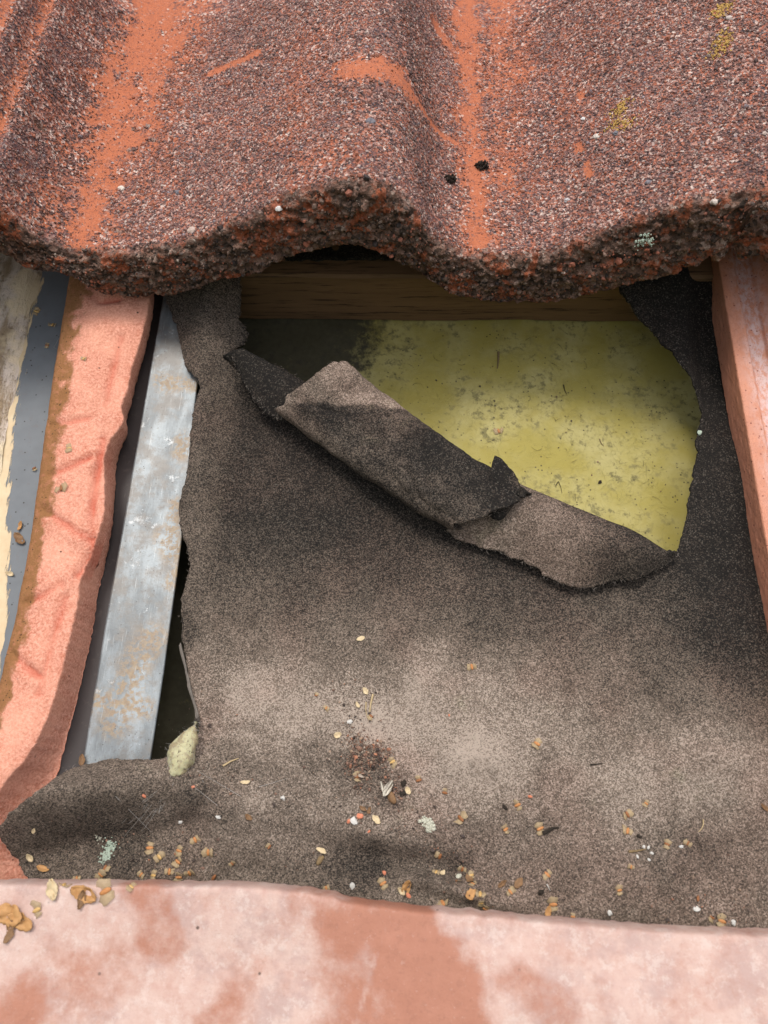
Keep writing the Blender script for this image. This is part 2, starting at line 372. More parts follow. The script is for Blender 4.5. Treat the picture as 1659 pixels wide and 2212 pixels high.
def mat_lower():
    n = Nodes('bleached clay tile', 0.6, 0.4)
    w = n.attr('bloom_gloss')
    k = n.math('ADD', w, n.math('MULTIPLY', n.math('SUBTRACT', n.math('ADD', n.math('MULTIPLY', n.noise(16, 7, 0.74), 0.75), n.math('MULTIPLY', n.noise(3.2, 5, 0.7), 0.25)), 0.5), 1.15))
    s = n.step(k, 0.28, 0.80)
    clay = n.mix(n.noise(5, 4), (0.33, 0.135, 0.085), (0.42, 0.19, 0.125))
    pale = n.mix(n.noise(10, 4, 0.6), (0.49, 0.305, 0.255), (0.60, 0.455, 0.395))
    mau = n.math('MULTIPLY', n.step(n.noise(27, 6, 0.7), 0.46, 0.62), 0.55)
    pale = n.mix(mau, pale, (0.36, 0.245, 0.225))
    pale = n.mix(n.math('MULTIPLY', n.step(n.noise(6.0, 7, 0.8), 0.50, 0.62), 0.45), pale, (0.64, 0.54, 0.49))
    clay = n.mix(n.math('MULTIPLY', n.step(n.noise(2.6, 6, 0.8), 0.53, 0.62), 0.4), clay, (0.27, 0.115, 0.075))
    c = n.mix(s, clay, pale)
    c = n.mix(n.math('MULTIPLY', n.step(n.noise(1.4, 4, 0.7), 0.60, 0.70), 0.18), c, (0.62, 0.48, 0.42))
    c = n.mix(n.math('MULTIPLY', n.math('MULTIPLY', n.step(n.voro(13, 'Distance'), 0.06, 0.03), n.step(n.noise(30, 2), 0.5, 0.56)), 0.9), c, (0.09, 0.05, 0.04))
    c = n.mix(n.math('MULTIPLY', n.step(n.noise(1.8, 5, 0.8), 0.60, 0.68), 0.3), c, (0.30, 0.15, 0.11))
    return n.done(c, n.bump(n.noise(1.3, 5, 0.8), 0.4, 0.8))
def mat_side_tile():
    n = Nodes('smooth orange tile', 0.42, 0.5)
    c = n.mix(n.noise(6, 4), (0.46, 0.175, 0.10), (0.60, 0.26, 0.16))
    b = n.math('MULTIPLY', n.attr('bloom_gloss'), n.step(n.noise(3, 6, 0.75, n.stretch(1, 0.5, 1)), 0.38, 0.60))
    c = n.mix(n.math('MULTIPLY', b, 0.85), c, (0.60, 0.46, 0.45))
    c = n.mix(n.step(n.voro(3.2, 'Distance'), 0.16, 0.09), c, (0.22, 0.06, 0.035))
    c = n.mix(n.math('MULTIPLY', n.step(n.noise(1.2, 4, 0.75), 0.55, 0.68), 0.5), c, (0.26, 0.075, 0.04))
    return n.done(c, n.bump(n.noise(1.1, 4, 0.75), 0.4, 0.8), n.math('SUBTRACT', 0.62, n.math('MULTIPLY', n.attr('bloom_gloss'), 0.28)))
def mat_plain(name, c0, c1, mm=1.5, rough=0.8, trans=0.0, bump=0.15, alpha=None):
    n = Nodes(name, rough, 0.3)
    c = n.mix(n.noise(mm, 4, 0.65), c0, c1)
    if trans:
        n.b.inputs['Subsurface Weight'].default_value = trans; n.b.inputs['Subsurface Radius'].default_value = (0.001, 0.0006, 0.0003)
    if alpha is not None: n.b.inputs['Alpha'].default_value = alpha
    return n.done(c, n.bump(n.noise(mm * 0.6, 3), bump))

M_TILE, M_GRIT, M_FELT, M_FOAM, M_GALV = mat_tile(), mat_grit(), mat_felt(), mat_foam(), mat_galv()
M_GREY = mat_coated('grey coated metal', (0.13, 0.142, 0.155), True); M_PLUM = mat_coated('plum coated metal', (0.036, 0.028, 0.027))
M_CLAD, M_WOOD, M_INS, M_LOWER, M_SIDE = mat_cladding(), mat_wood(), mat_insul(), mat_lower(), mat_side_tile()
M_SEED = mat_plain('birch seed', (0.34, 0.12, 0.04), (0.56, 0.27, 0.10), 0.8, 0.6)
M_SEEDB = mat_plain('brown seed', (0.17, 0.065, 0.025), (0.34, 0.14, 0.055), 1.0, 0.6)
M_SEEDY = mat_plain('yellow seed', (0.42, 0.25, 0.08), (0.64, 0.42, 0.17), 0.8, 0.5)
M_WING = mat_plain('papery wing', (0.46, 0.33, 0.18), (0.60, 0.47, 0.29), 0.8, 0.6, alpha=0.5)
M_HUSK = mat_plain('dry husk', (0.30, 0.14, 0.05), (0.56, 0.32, 0.13), 1.6, 0.6)
M_TAN = mat_plain('pale dry leaf', (0.46, 0.34, 0.19), (0.66, 0.54, 0.35), 2.0, 0.7)
M_LEAF = mat_plain('brown dry leaf', (0.10, 0.055, 0.03), (0.30, 0.17, 0.08), 2.0, 0.7)
M_WHITE = mat_plain('white chip', (0.40, 0.38, 0.34), (0.66, 0.64, 0.60), 0.8, 0.6)
M_TERRA = mat_plain('terracotta crumb', (0.48, 0.14, 0.07), (0.62, 0.25, 0.15), 1.0, 0.8)
M_DARK = mat_plain('dark soil', (0.010, 0.008, 0.006), (0.05, 0.037, 0.027), 1.0, 0.95, bump=0.5)
M_LICH = mat_plain('yellow lichen', (0.36, 0.21, 0.05), (0.56, 0.37, 0.12), 0.8, 0.85)
M_MINT = mat_plain('mint lichen', (0.27, 0.33, 0.26), (0.46, 0.53, 0.44), 1.0, 0.85)
M_PALEGREY = mat_plain('pale grey lichen flake', (0.36, 0.35, 0.27), (0.58, 0.57, 0.47), 1.2, 0.85)
M_STRAW = mat_plain('straw', (0.34, 0.24, 0.12), (0.56, 0.44, 0.26), 1.0, 0.7)
M_TWIG = mat_plain('twig', (0.12, 0.08, 0.04), (0.26, 0.18, 0.09), 1.0, 0.8)
M_SILK = mat_plain('spider silk', (0.60, 0.58, 0.54), (0.72, 0.70, 0.66), 1.0, 0.6, alpha=0.55)
M_GLASS = mat_plain('yellow glass fibre', (0.34, 0.29, 0.08), (0.52, 0.47, 0.20), 2.0, 0.6)
M_DUSTF = mat_plain('dusty fibre', (0.06, 0.05, 0.04), (0.17, 0.14, 0.115), 1.0, 0.95)
M_ROPE = mat_plain('dusty silk rope', (0.10, 0.085, 0.07), (0.24, 0.21, 0.18), 1.0, 0.95)
M_FIBRE = mat_plain('felt fibre', (0.22, 0.18, 0.15), (0.42, 0.36, 0.31), 1.0, 0.9)
def mat_cocoon():
    n = Nodes('silk cocoon', 0.7, 0.4)
    c = n.mix(n.noise(3, 4), (0.34, 0.31, 0.16), (0.58, 0.55, 0.36))
    c = n.mix(n.math('MULTIPLY', n.step(n.noise(6, 6, 0.7), 0.46, 0.58), 0.7), c, (0.22, 0.155, 0.085))
    c = n.mix(n.step(n.noise(1.3, 4, 0.7), 0.58, 0.66), c, (0.10, 0.07, 0.045))
    n.b.inputs['Subsurface Weight'].default_value = 0.3; n.b.inputs['Subsurface Radius'].default_value = (0.002, 0.0015, 0.0008)
    return n.done(c, n.bump(n.noise(1.2, 4), 0.3))
M_COCOON = mat_cocoon()

# ---------------------------------------------------------------- the garden far below the roof
def mat_lawn():
    n = Nodes('lawn', 0.9, 0.2)
    return n.done(n.mix(n.noise(900, 4), (0.04, 0.07, 0.02), (0.08, 0.11, 0.04)))
gme = bpy.data.meshes.new('ground')
gme.from_pydata([(-250, -250, -5), (250, -250, -5), (250, 250, -5), (-250, 250, -5)], [], [(0, 1, 2, 3)]); gme.materials.append(mat_lawn())
gro = bpy.data.objects.new('ground', gme); col.objects.link(gro); gro['kind'] = 'structure'

# ---------------------------------------------------------------- structure: insulation under the felt
xs = np.arange(-400, 401, 3.2); ys = np.arange(-280, 300, 3.2)
X, Y = np.meshgrid(xs, ys)
Zi = -34 + 1.5 * fbm(X, Y, 0, 45, 3, 4) + 0.4 * fbm(X, Y, 0, 10, 2, 2)
dirt_shade = np.clip(sstep(2, -62, X - 0.4 * (Y - 60)) + 1.2 * sstep(-55, -75, X), 0, 1)  # soiled left part; last term paints the gap by the flashing dark as shade
insul = obj('insulation_board', make_mesh('insulation_board', np.stack([X, Y, Zi], -1).reshape(-1, 3), grid_faces(len(ys), len(xs)), M_INS, attrs={'dirt_shade': dirt_shade.ravel()}))
tag(insul, 'dusty yellow insulation board showing through the hole torn in the felt', 'insulation')

def box_mesh(name, x0, x1, y0, y1, z0, z1, mat, nx=60, rough=0.5, seed=0):
    """a sawn timber: a bevelled bar along x, its surface slightly uneven"""
    xs = np.linspace(x0, x1, nx); b = 1.4
    prof = [(y0, z0 + b), (y0, (z0 + z1) / 2), (y0, z1 - b), (y0 + b, z1), ((y0 + y1) / 2, z1), (y1 - b, z1), (y1, z1 - b), (y1, z0 + b), (y1 - b, z0), (y0 + b, z0)]
    P = np.array([[(x, y, z) for (y, z) in prof] for x in xs]); k = len(prof)
    P[:, :, 1] += rough * fbm(P[:, :, 0], P[:, :, 1] * 3, P[:, :, 2], 30, 3, seed); P[:, :, 2] += rough * fbm(P[:, :, 0], P[:, :, 2] * 3, 4, 30, 3, seed + 3)
    F = grid_faces(nx, k, True)[:, ::-1].tolist() + [list(range(k)), [(nx - 1) * k + i for i in range(k)][::-1]]
    return make_mesh(name, P.reshape(-1, 3), F, mat, smooth=False)
batten = obj('timber_batten', box_mesh('timber_batten', -95, 215, 130.5, 168, -33, 5.5, M_WOOD))
tag(batten, 'brown sawn timber batten under the weathered tile, above the yellow insulation', 'batten')
upper = obj('tile_batten', box_mesh('tile_batten', -100, 215, 168, 206, 9, 33, M_WOOD, seed=5))
tag(upper, 'dark timber batten in deep shade directly below the weathered tile', 'batten')

# ---------------------------------------------------------------- felt
LEFT = [[-128.0,140.5],[-122.3,128.0],[-119.2,118.6],[-115.9,111.9],[-109.6,96.9],[-106.4,85.6],[-102.1,73.8],[-95.0,67.7],[-92.1,62.1],[-93.4,55.6],[-94.2,45.4],[-93.9,35.4],[-93.1,21.1],[-94.2,10.6],[-95.5,1.6],[-93.8,-9.2],[-90.8,-17.4],[-86.8,-25.1],[-85.8,-30.4],[-87.8,-38.0],[-88.7,-45.9],[-88.0,-54.4],[-85.1,-66.7],[-82.3,-76.5],[-78.9,-86.3],[-75.4,-94.8],[-73.7,-101.5],[-76.4,-107.9],[-81.7,-112.0],[-87.0,-113.7],[-95.5,-113.6],[-105.2,-114.3],[-118.4,-116.8],[-123.3,-120.3],[-126.3,-125.6],[-131.5,-130.5],[-137.5,-134.9],[-143.2,-139.5],[-146.6,-142.9],[-145.5,-146.7],[-143.0,-151.3],[-139.5,-155.8],[-135.1,-161.1],[-132.8,-170.1]]
HOLE = [[115.1,140.5],[116.2,123.3],[121.9,116.5],[126.3,108.1],[132.3,100.3],[134.5,93.3],[139.9,87.6],[143.7,79.8],[148.0,74.7],[150.3,67.5],[152.0,61.2],[151.9,53.7],[148.4,45.4],[147.0,39.1],[147.5,34.2],[144.9,25.8],[142.6,16.2],[140.3,8.3],[140.0,2.7],[137.4,-4.2],[134.9,-11.2],[132.6,-16.2],[126.0,-16.3],[100.0,-9.2],[75.3,1.8],[49.8,15.5],[23.5,29.3],[-3.7,43.4],[-27.3,58.8],[-52.1,77.6],[-72.0,87.1],[-79.0,84.8],[-80.8,85.8],[-78.6,89.9],[-75.3,92.8],[-73.8,98.2],[-75.5,102.4],[-79.0,105.7],[-78.6,112.6],[-78.3,118.4],[-79.7,140.5]]
outer = np.array(LEFT + [[-88, -215], [225, -215], [225, 235], [-112, 235]])
outer = densify(outer, 1.1)
sel = (outer[:, 1] < 230) & (outer[:, 1] > -210) & (outer[:, 0] < 200)
outer[sel] += 0.55 * np.stack([fbm(outer[sel, 0], outer[sel, 1], 0, 3.5, 4, 1, 0.7), fbm(outer[sel, 0], outer[sel, 1], 7, 3.5, 4, 6, 0.7)], 1)
hole = densify(HOLE, 1.0, 0.75, 4.0, True, 3)
gx, gy = np.meshgrid(np.arange(-185, 226, 2.1), np.arange(-214, 236, 2.1))
gp = np.stack([gx.ravel(), gy.ravel()], 1) + rng.uniform(-0.6, 0.6, (gx.size, 2))
keep = in_poly(gp[:, 0], gp[:, 1], outer) & ~in_poly(gp[:, 0], gp[:, 1], hole)
gp = gp[keep]
def cdt(loops, inner):
    pts, edges = [], []
    for lp in loops:
        b = len(pts); pts += [tuple(p) for p in lp]; edges += [(b + i, b + (i + 1) % len(lp)) for i in range(len(lp))]
    pts += [tuple(p) for p in inner]
    v, e, f, *_ = delaunay_2d_cdt([Vector(p) for p in pts], edges, [], 0, 1e-4)
    V = np.array([tuple(p) for p in v]); T = np.array([list(t) for t in f if len(t) == 3])
    c = V[T].mean(1)
    return V, T, c
V2, T, cen = cdt([outer, hole], gp)
T = T[in_poly(cen[:, 0], cen[:, 1], outer) & ~in_poly(cen[:, 0], cen[:, 1], hole)]
a = V2[T]; ar = (a[:, 1, 0] - a[:, 0, 0]) * (a[:, 2, 1] - a[:, 0, 1]) - (a[:, 2, 0] - a[:, 0, 0]) * (a[:, 1, 1] - a[:, 0, 1])
T[ar < 0] = T[ar < 0][:, ::-1]
x, y = V2[:, 0], V2[:, 1]
def felt_dust_shade(x, y):  # settled dust, with shade under the tile overhang and right rim painted in
    d = 0.45 + 0.22 * sstep(0, -95, y + 0.12 * x) - 0.17 * sstep(-75, 20, y) - 0.16 * sstep(95, 165, x) * sstep(-120, -60, y)
    d = d + 0.26 * gauss(x, y, 12, -94, 44, 14, 0.1) + 0.16 * gauss(x, y, 30, -118, 22, 9, 0.2) + 0.12 * gauss(x, y, 140, -108, 22, 14) + 0.12 * gauss(x, y, -50, -80, 25, 16) + 0.14 * 1.4 * sstep(-72, -82, x) * sstep(-60, -10, y) + 0.10 * gauss(x, y, -85, 95, 22, 22)
    d = d - 0.14 * gauss(x, y, -118, -140, 36, 12, 0.2) - 0.16 * gauss(x, y, 8, -150, 24, 5) + 0.10 * gauss(x, y, 90, -120, 45, 14)
    wv = 5 * fbm(x, y, 0, 14, 4, 55)
    for cx, cy, r, k in ((-8, -112, 9, .30), (-22, -108, 8, .18), (6, -124, 8, .22), (-4, -152, 14, .22), (-72, -128, 10, .22), (34, -148, 9, .22), (70, -112, 8, .14), (120, -140, 14, .16), (-100, -150, 12, .18), (-86, -60, 7, .2), (-60, -112, 8, .14), (150, -60, 18, .12)):
        d = d - 0.72 * k * sstep(r * 1.3, r * 0.3, np.hypot(x - cx, y - cy) + wv)
    for cx, cy, r, k in ((20, -72, 15, .20), (-2, -96, 8, .16), (40, -104, 12, .16), (-55, -84, 12, .14), (-45, -128, 9, .14), (100, -120, 14, .10)):
        d = d + k * sstep(r * 1.3, r * 0.3, np.hypot(x - cx, y - cy) + wv)
    return d + 0.05 * fbm(x, y, 0, 22, 4, 12)
Vf = np.stack([x, y, felt_h(x, y)], 1)
dust_shade = felt_dust_shade(x, y)
Vs, Ts = shell(Vf, T, 1.1)
felt = obj('roofing_felt', make_mesh('roofing_felt', Vs, Ts, M_FELT, attrs={'dust_shade': np.concatenate([dust_shade, dust_shade])}))
tag(felt, 'torn grey-black roofing felt sheet with a large hole and a rolled flap', 'roofing felt')
BV_FELT = BVHTree.FromPolygons([Vector(v) * 0.001 for v in Vf.tolist()], [tuple(t) for t in T.tolist()])

def patch(name, P, dust_shade, thick, parent, attrs=None):
    """P (nr,nc,3): a curved piece of felt with thickness along its normals"""
    N = grid_normals(P); Q = P - N * thick
    nr, nc = P.shape[:2]; n = nr * nc
    F = grid_faces(nr, nc)
    ring = [i * 1 for i in range(nc)] + [r * nc + nc - 1 for r in range(1, nr)] + [(nr - 1) * nc + i for i in range(nc - 2, -1, -1)] + [r * nc for r in range(nr - 2, 0, -1)]
    ring = np.array(ring); nx = np.roll(ring, -1)
    side = np.stack([ring, ring + n, nx + n, nx], 1)
    V = np.concatenate([P.reshape(-1, 3), Q.reshape(-1, 3)]); A = np.concatenate([F, F[:, ::-1] + n, side])
    return obj(name, make_mesh(name, V, A, M_FELT, attrs={'dust_shade': np.concatenate([dust_shade.ravel(), dust_shade.ravel()])}), parent)

# the rolled flap: felt wound into a flattened tube lying across the hole
P0, P1 = (np.array(p) for p in [[-37.2,61.2,10.0],[47.4,-2.8,10.0]])
ax = (P1 - P0); L = np.linalg.norm(ax[:2]); ax = ax / L; nn = np.array([-ax[1], ax[0], 0])
nt_, ns = 110, 130
tt = np.radians(np.linspace(-150, 232, nt_)); ss = np.linspace(0, 1, ns)
Tt, Ss = np.meshgrid(tt, ss)
rad = 0.86 + 0.14 * np.clip((Tt + 2.6) / 5.0, 0, 1)
A_ = 19.3 + (16.8 - 19.3) * Ss; B_ = 7.6 - 1.2 * Ss
nc_ = np.sign(np.cos(Tt)) * np.abs(np.cos(Tt)) ** 0.8 * rad; zc_ = np.sign(np.sin(Tt)) * np.abs(np.sin(Tt)) ** 0.85 * rad
tear = 1.3 * fbm(Tt * 10, Ss * 0 + 3, 0, 4.0, 4, 21, 0.7)
s0 = 2.2 + 4.2 * nc_ + tear; s1 = L + 1 + 8.5 * nc_ + 4.5 * np.clip(np.sin(Tt), 0, 1) ** 1.5 + 1.3 * fbm(Tt * 10, Ss * 0 + 9, 5, 4.0, 4, 27, 0.7)
sa = s0 + (s1 - s0) * Ss
wob = 0.7 * fbm(sa, Tt * 8, 0, 14, 4, 17, 0.6)
line = sstep(-1.2, 1.2, (Tt - (1.15 + 1.25 * sstep(0.25, 0.72, Ss))) * 10) * sstep(0.2, 0.4, Ss)   # the loose edge of the outer turn
Aw, Bw = A_ + wob + 0.9 * (1 - line), B_ + wob + 0.9 * (1 - line)
for c0, c1, t0, t1, dep in ((0.10, 0.50, 0.7, 1.5, 1.0), (0.42, 0.75, 0.9, 2.0, 1.1), (0.62, 0.80, 1.9, 2.5, 0.7), (0.0, 0.25, 2.2, 1.7, 0.8)):
    pth = [(c0, t0), ((c0 + c1) / 2 + 0.02, (t0 + t1) / 2), (c1, t1)]
    dd_ = seg_dist(Ss * 96, Tt * 17, [(a * 96, b * 17) for a, b in pth])
    Aw = Aw - dep * np.exp(-0.5 * (dd_ / 1.0) ** 2); Bw = Bw - dep * np.exp(-0.5 * (dd_ / 1.0) ** 2) + 0.5 * np.exp(-0.5 * ((dd_ - 2.6) / 1.4) ** 2)
bend = 2.5 * np.sin(np.pi * Ss)
Pt = P0 + ax * sa[..., None] + nn * ((nc_ * Aw) - bend)[..., None] + np.array([0, 0, 1]) * (zc_ * Bw)[..., None]
Pt[..., 2] += 1.0
yl = 45.2
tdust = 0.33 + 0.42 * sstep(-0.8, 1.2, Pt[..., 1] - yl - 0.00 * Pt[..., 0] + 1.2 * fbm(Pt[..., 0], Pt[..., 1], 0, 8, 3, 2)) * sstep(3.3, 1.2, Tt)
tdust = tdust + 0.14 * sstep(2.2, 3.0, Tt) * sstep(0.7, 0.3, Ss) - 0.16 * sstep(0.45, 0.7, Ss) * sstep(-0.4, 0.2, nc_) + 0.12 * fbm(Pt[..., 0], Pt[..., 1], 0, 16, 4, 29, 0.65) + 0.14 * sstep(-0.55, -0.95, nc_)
flap = patch('rolled_flap', Pt[:, ::-1], tdust[:, ::-1], 0.9, felt)
flap['label'] = 'rolled felt flap, pale at its upper end and black below'

# the curled lower lip of the tear
TOPL = densify([[40.2,18.2,11.0],[48.6,13.7,11.0],[59.0,11.6,11.0],[77.4,3.2,11.0],[97.3,-5.4,11.0],[116.8,-13.3,11.0],[129.0,-19.1,11.0]], 2.0, closed=False)
LOWL = densify([[28.0,-10.7,3.0],[34.3,-14.6,3.0],[50.8,-19.2,3.0],[63.1,-23.7,3.0],[75.0,-31.7,3.0],[83.9,-34.9,3.0],[91.9,-36.0,3.0],[101.1,-32.8,3.0],[112.3,-31.2,3.0],[119.6,-27.5,3.0],[127.0,-23.6,3.0],[131.1,-17.9,3.0]], 1.2, closed=False)
def resample(p, k):
    d = np.concatenate([[0], np.cumsum(np.linalg.norm(np.diff(p, axis=0), axis=1))]); q = np.linspace(0, d[-1], k)
    return np.stack([np.interp(q, d, p[:, i]) for i in range(p.shape[1])], 1)
k = 150; TL, LL = resample(TOPL, k), resample(LOWL, k)
LL = LL + 0.7 * np.stack([fbm(LL[:, 0], LL[:, 1], 0, 4, 4, 31, .7), fbm(LL[:, 0], LL[:, 1], 5, 4, 4, 35, .7), 0 * LL[:, 0]], 1)
v = np.concatenate([np.linspace(-0.22, 0, 10)[:-1], np.linspace(0, 1, 40)])
rows = []
for vi in v:
    w = TL + (LL - TL) * max(vi, 0) ** 1.15
    if vi < 0:
        w = TL + (LL - TL) * (0.25 * (vi / -0.22) ** 1.6); w = w.copy(); w[:, 2] = TL[:, 2] - 11 * (vi / -0.22)
    else:
        w = w.copy(); w[:, 2] = TL[:, 2] * (1 - vi ** 2.2) + LL[:, 2] * vi ** 2.2 + 3.5 * np.sin(np.pi * min(vi * 1.05, 1))
    taper = sstep(1.0, 0.75, np.linspace(0, 1, k)); w[:, 2] = 1.5 + (w[:, 2] - 1.5) * (0.25 + 0.75 * taper)
    rows.append(w)
Pc = np.array(rows); Pc[..., 2] += 0.4 * fbm(Pc[..., 0], Pc[..., 1], 0, 12, 3, 9)
cd = np.tile(0.68 - 0.34 * sstep(0.42, 0.85, np.linspace(0, 1, k)), (len(v), 1)) - 0.12 * sstep(0.25, 0.0, np.clip(v, 0, 1))[:, None] + 0.05 * fbm(Pc[..., 0], Pc[..., 1], 0, 9, 3, 3)
curl = patch('curled_lip', Pc[::-1], cd[::-1], 0.9, felt)
curl['label'] = 'pinkish curled lip of felt at the lower right of the tear'

# the black neck that ties the flap to the left edge
TN = resample(densify([[-83.8,81.9,9.0],[-78.9,83.6,9.0],[-73.0,83.4,9.0],[-61.9,77.0,9.0],[-52.1,70.6,9.0],[-33.1,58.8,9.0]], 2, closed=False), 60)
LN = resample(densify([[-83.8,81.6,9.0],[-78.2,77.9,9.0],[-74.0,70.4,9.0],[-71.0,63.8,9.0],[-65.5,55.3,9.0],[-59.2,48.2,9.0],[-54.0,44.7,9.0],[-40.7,41.1,9.0]], 2, closed=False), 60)
LN[:, :2] += 0.45 * np.stack([fbm(LN[:, 0], LN[:, 1], 0, 3, 3, 41, .7), fbm(LN[:, 0], LN[:, 1], 5, 3, 3, 45, .7)], 1)
vv = np.linspace(0, 1, 24)
Pn = np.array([TN + (LN - TN) * q for q in vv]); hump = np.sin(np.pi * vv)[:, None] * np.linspace(0.4, 3.5, 60)[None]
Pn[..., 2] += hump - 3 * vv[:, None] ** 2 + 0.3 * fbm(Pn[..., 0], Pn[..., 1], 0, 9, 3, 5)
Pn[..., 2] -= 4.0 * sstep(0.2, 0.0, np.linspace(0, 1, 60))[None]
neck = patch('twisted_neck', Pn[::-1], np.full(Pn.shape[:2], 0.16), 0.9, felt)
neck['label'] = 'black twisted neck of felt joining the rolled flap to the sheet'

# the little torn tab sticking up at the end of the roll
TA = resample(densify([[40.3,16.7,17.0],[44.0,13.6,17.0],[47.2,10.9,17.0],[49.3,13.0,17.0],[48.8,18.3,17.0],[50.5,21.6,17.0],[53.4,20.0,17.0],[57.0,15.4,17.0],[60.4,9.7,17.0],[61.5,4.8,17.0],[59.9,2.1,17.0]], 1.2, 0.3, 3, False), 40)
TB = resample(densify([[35.8,7.5,14.0],[42.0,-0.3,14.0],[46.0,-5.4,14.0],[49.0,-8.4,14.0],[51.7,-9.2,14.0],[53.7,-7.9,14.0],[55.4,-5.6,14.0],[56.9,-3.4,14.0],[58.2,-1.1,14.0],[59.0,0.7,14.0],[59.5,2.0,14.0]], 2, closed=False), 40)
Pa = np.array([TA + (TB - TA) * q for q in np.linspace(0, 1, 14)]); Pa[..., 2] += 3.0 * np.sin(np.pi * np.linspace(0, 1, 14))[:, None]
patch('torn_tab', Pa[::-1], 0.20 + 0.2 * fbm(Pa[..., 0], Pa[..., 1], 0, 6, 3, 2), 0.8, felt)

def tubes(name, lines, rad, mat, parent=None, kind=None, sides=4):
    V, F = [], []
    for ln in lines:
        ln = np.asarray(ln, float); n = len(ln); t = np.gradient(ln, axis=0); t /= np.linalg.norm(t, axis=1, keepdims=True) + 1e-9
        u = np.cross(t, (0.31, 0.52, 0.79)); u /= np.linalg.norm(u, axis=1, keepdims=True) + 1e-9; w = np.cross(t, u)
        b = len(V)
        for i in range(n):
            r = rad * (1 - 0.6 * i / (n - 1)) if not callable(rad) else rad(i / (n - 1))
            for k in range(sides):
                a = 2 * math.pi * k / sides; V.append(ln[i] + r * (math.cos(a) * u[i] + math.sin(a) * w[i]))
        for i in range(n - 1):
            for k in range(sides):
                F.append([b + i * sides + k, b + i * sides + (k + 1) % sides, b + (i + 1) * sides + (k + 1) % sides, b + (i + 1) * sides + k])
    return np.array(V), np.array(F)
# frayed fibres along the torn edges
fib = []
edge_pts = [(p, felt_h(p[0], p[1])) for p in outer[sel][::2] if p[0] < -60] + [(p, felt_h(p[0], p[1])) for p in hole[::3] if p[1] < 125]
edge_pts += [(p[:2], p[2]) for p in LL[::2]] + [(p[:2], p[2]) for p in LN[::2]] + [(p[:2], p[2]) for p in Pt[0, ::3]] + [(p[:2], p[2]) for p in Pt[-1, ::3]]
for p, z in edge_pts:
    for _ in range(2):
        d = rng.normal(size=3) * (1, 1, 0.6); d /= np.linalg.norm(d); l = rng.uniform(0.5, 1.8)
        q = np.array([p[0], p[1], float(z) - 0.4]) + rng.normal(size=3) * 0.3
        b = rng.normal(size=3) * 0.35
        fib.append([q, q + d * l * 0.5 + b * 0.4, q + d * l + b])
Vt, Ft = tubes('fibre', fib, 0.07, M_FIBRE, sides=3)
tag(obj('frayed_fibre', make_mesh('frayed_fibre', Vt, Ft, M_FIBRE), felt), kind='stuff')

# ---------------------------------------------------------------- upper tile
WEAR = [  # (points, radius, softness, strength): rubbed streaks where the sand has gone
    ([[-147.7,117.1],[-148.2,192.9],[-146.5,263.1],[-143.8,316.4],[-145.1,335.3]], 9.5, 13, 1.0),
    ([[-142.7,182.7],[-136.6,251.2],[-125.2,314.7]], 15, 15, 0.80), ([[-157.5,122.6],[-157.3,141.4]], 10, 9, 0.6),
    ([[42.3,119.8],[41.2,194.5],[39.6,263.2],[38.8,315.3],[38.4,334.0]], 5.5, 8, 1.0),
    ([[55.6,161.0],[54.8,213.3],[55.2,272.4],[57.7,316.0]], 9, 11, 0.62), ([[65.6,245.8],[62.1,288.2]], 10, 10, 0.5),
    ([[-100.2,239.5],[-88.7,240.2],[-73.2,238.2]], 3.0, 0.8, 1.0),
    ([[-18.3,187.5],[-5.5,187.4],[4.0,189.0]], 7, 7, 0.85), ([[0.7,192.0],[9.4,188.0],[14.9,187.1],[19.6,188.3],[31.5,188.9]], 2.0, 1.0, 1.0),
    ([[21.3,272.1],[26.6,265.7]], 3.5, 3, 1.0), ([[93.8,212.8],[94.8,210.1]], 2.0, 0.8, 1.0), ([[90.4,177.3],[91.3,172.3]], 1.9, 0.8, 1.0), ([[93.4,160.9],[93.3,153.1]], 1.8, 0.8, 1.0),
    ([[-38.5,113.7],[-42.2,151.3],[-46.7,222.9]], 8, 14, 0.30), ([[-117.7,285.6],[-125.7,151.2]], 12, 14, 0.38), ([[85.3,184.9],[87.4,257.8]], 8, 12, 0.25),
    ([(-181.8, 130), (-181.8, 260)], 1.8, 3, 0.75), ([(-194, 130), (-194, 270)], 3, 4, 1.0), ([[-27.6,134.7],[-14.8,127.2]], 6, 8, 0.4),
]
def wear_mask(x, y):
    w = np.zeros(np.shape(x))
    fine = 0.5 * fbm(x, y, 0, 7, 4, 51, 0.65) + 0.35 * fbm(x, y * 1.0, 0, 1.6, 2, 57)
    for pts, r, soft, k in WEAR:
        d = seg_dist(x, y, pts)
        big = r > 4
        w = np.maximum(w, k * sstep(r + soft * 1.25, r - soft, d + (fine * soft * 0.9 if big else fine * 0.6)))
    t = 0.30 * fbm(x, y, 0, 24, 4, 61) + 0.25 * fbm(x, y * 0.6, 0, 5, 3, 66)
    w = np.where(w > 0.98, w, np.clip(w * (1.0 + 0.9 * t), 0, 1))
    return w
PITS = [([[-144.5,225.8],[-139.2,226.9]], 1.0), ([[-129.4,226.9],[-126.4,226.8]], 0.8), ([[-138.2,201.3],[-134.0,201.5],[-131.1,203.4]], 1.1), ([[-137.1,185.0],[-134.7,185.3]], 0.9), ([[-122.1,158.5],[-118.5,158.9]], 1.0), ([[-136.5,127.8],[-124.3,125.7]], 0.7), ([[-129.1,192.9],[-124.5,191.4]], 0.7), ([[-171.6,175.0],[-171.2,175.5]], 1.5), ([[49.5,143.3],[51.7,144.3]], 1.0), ([[31.4,157.1],[32.6,156.8]], 0.9)]
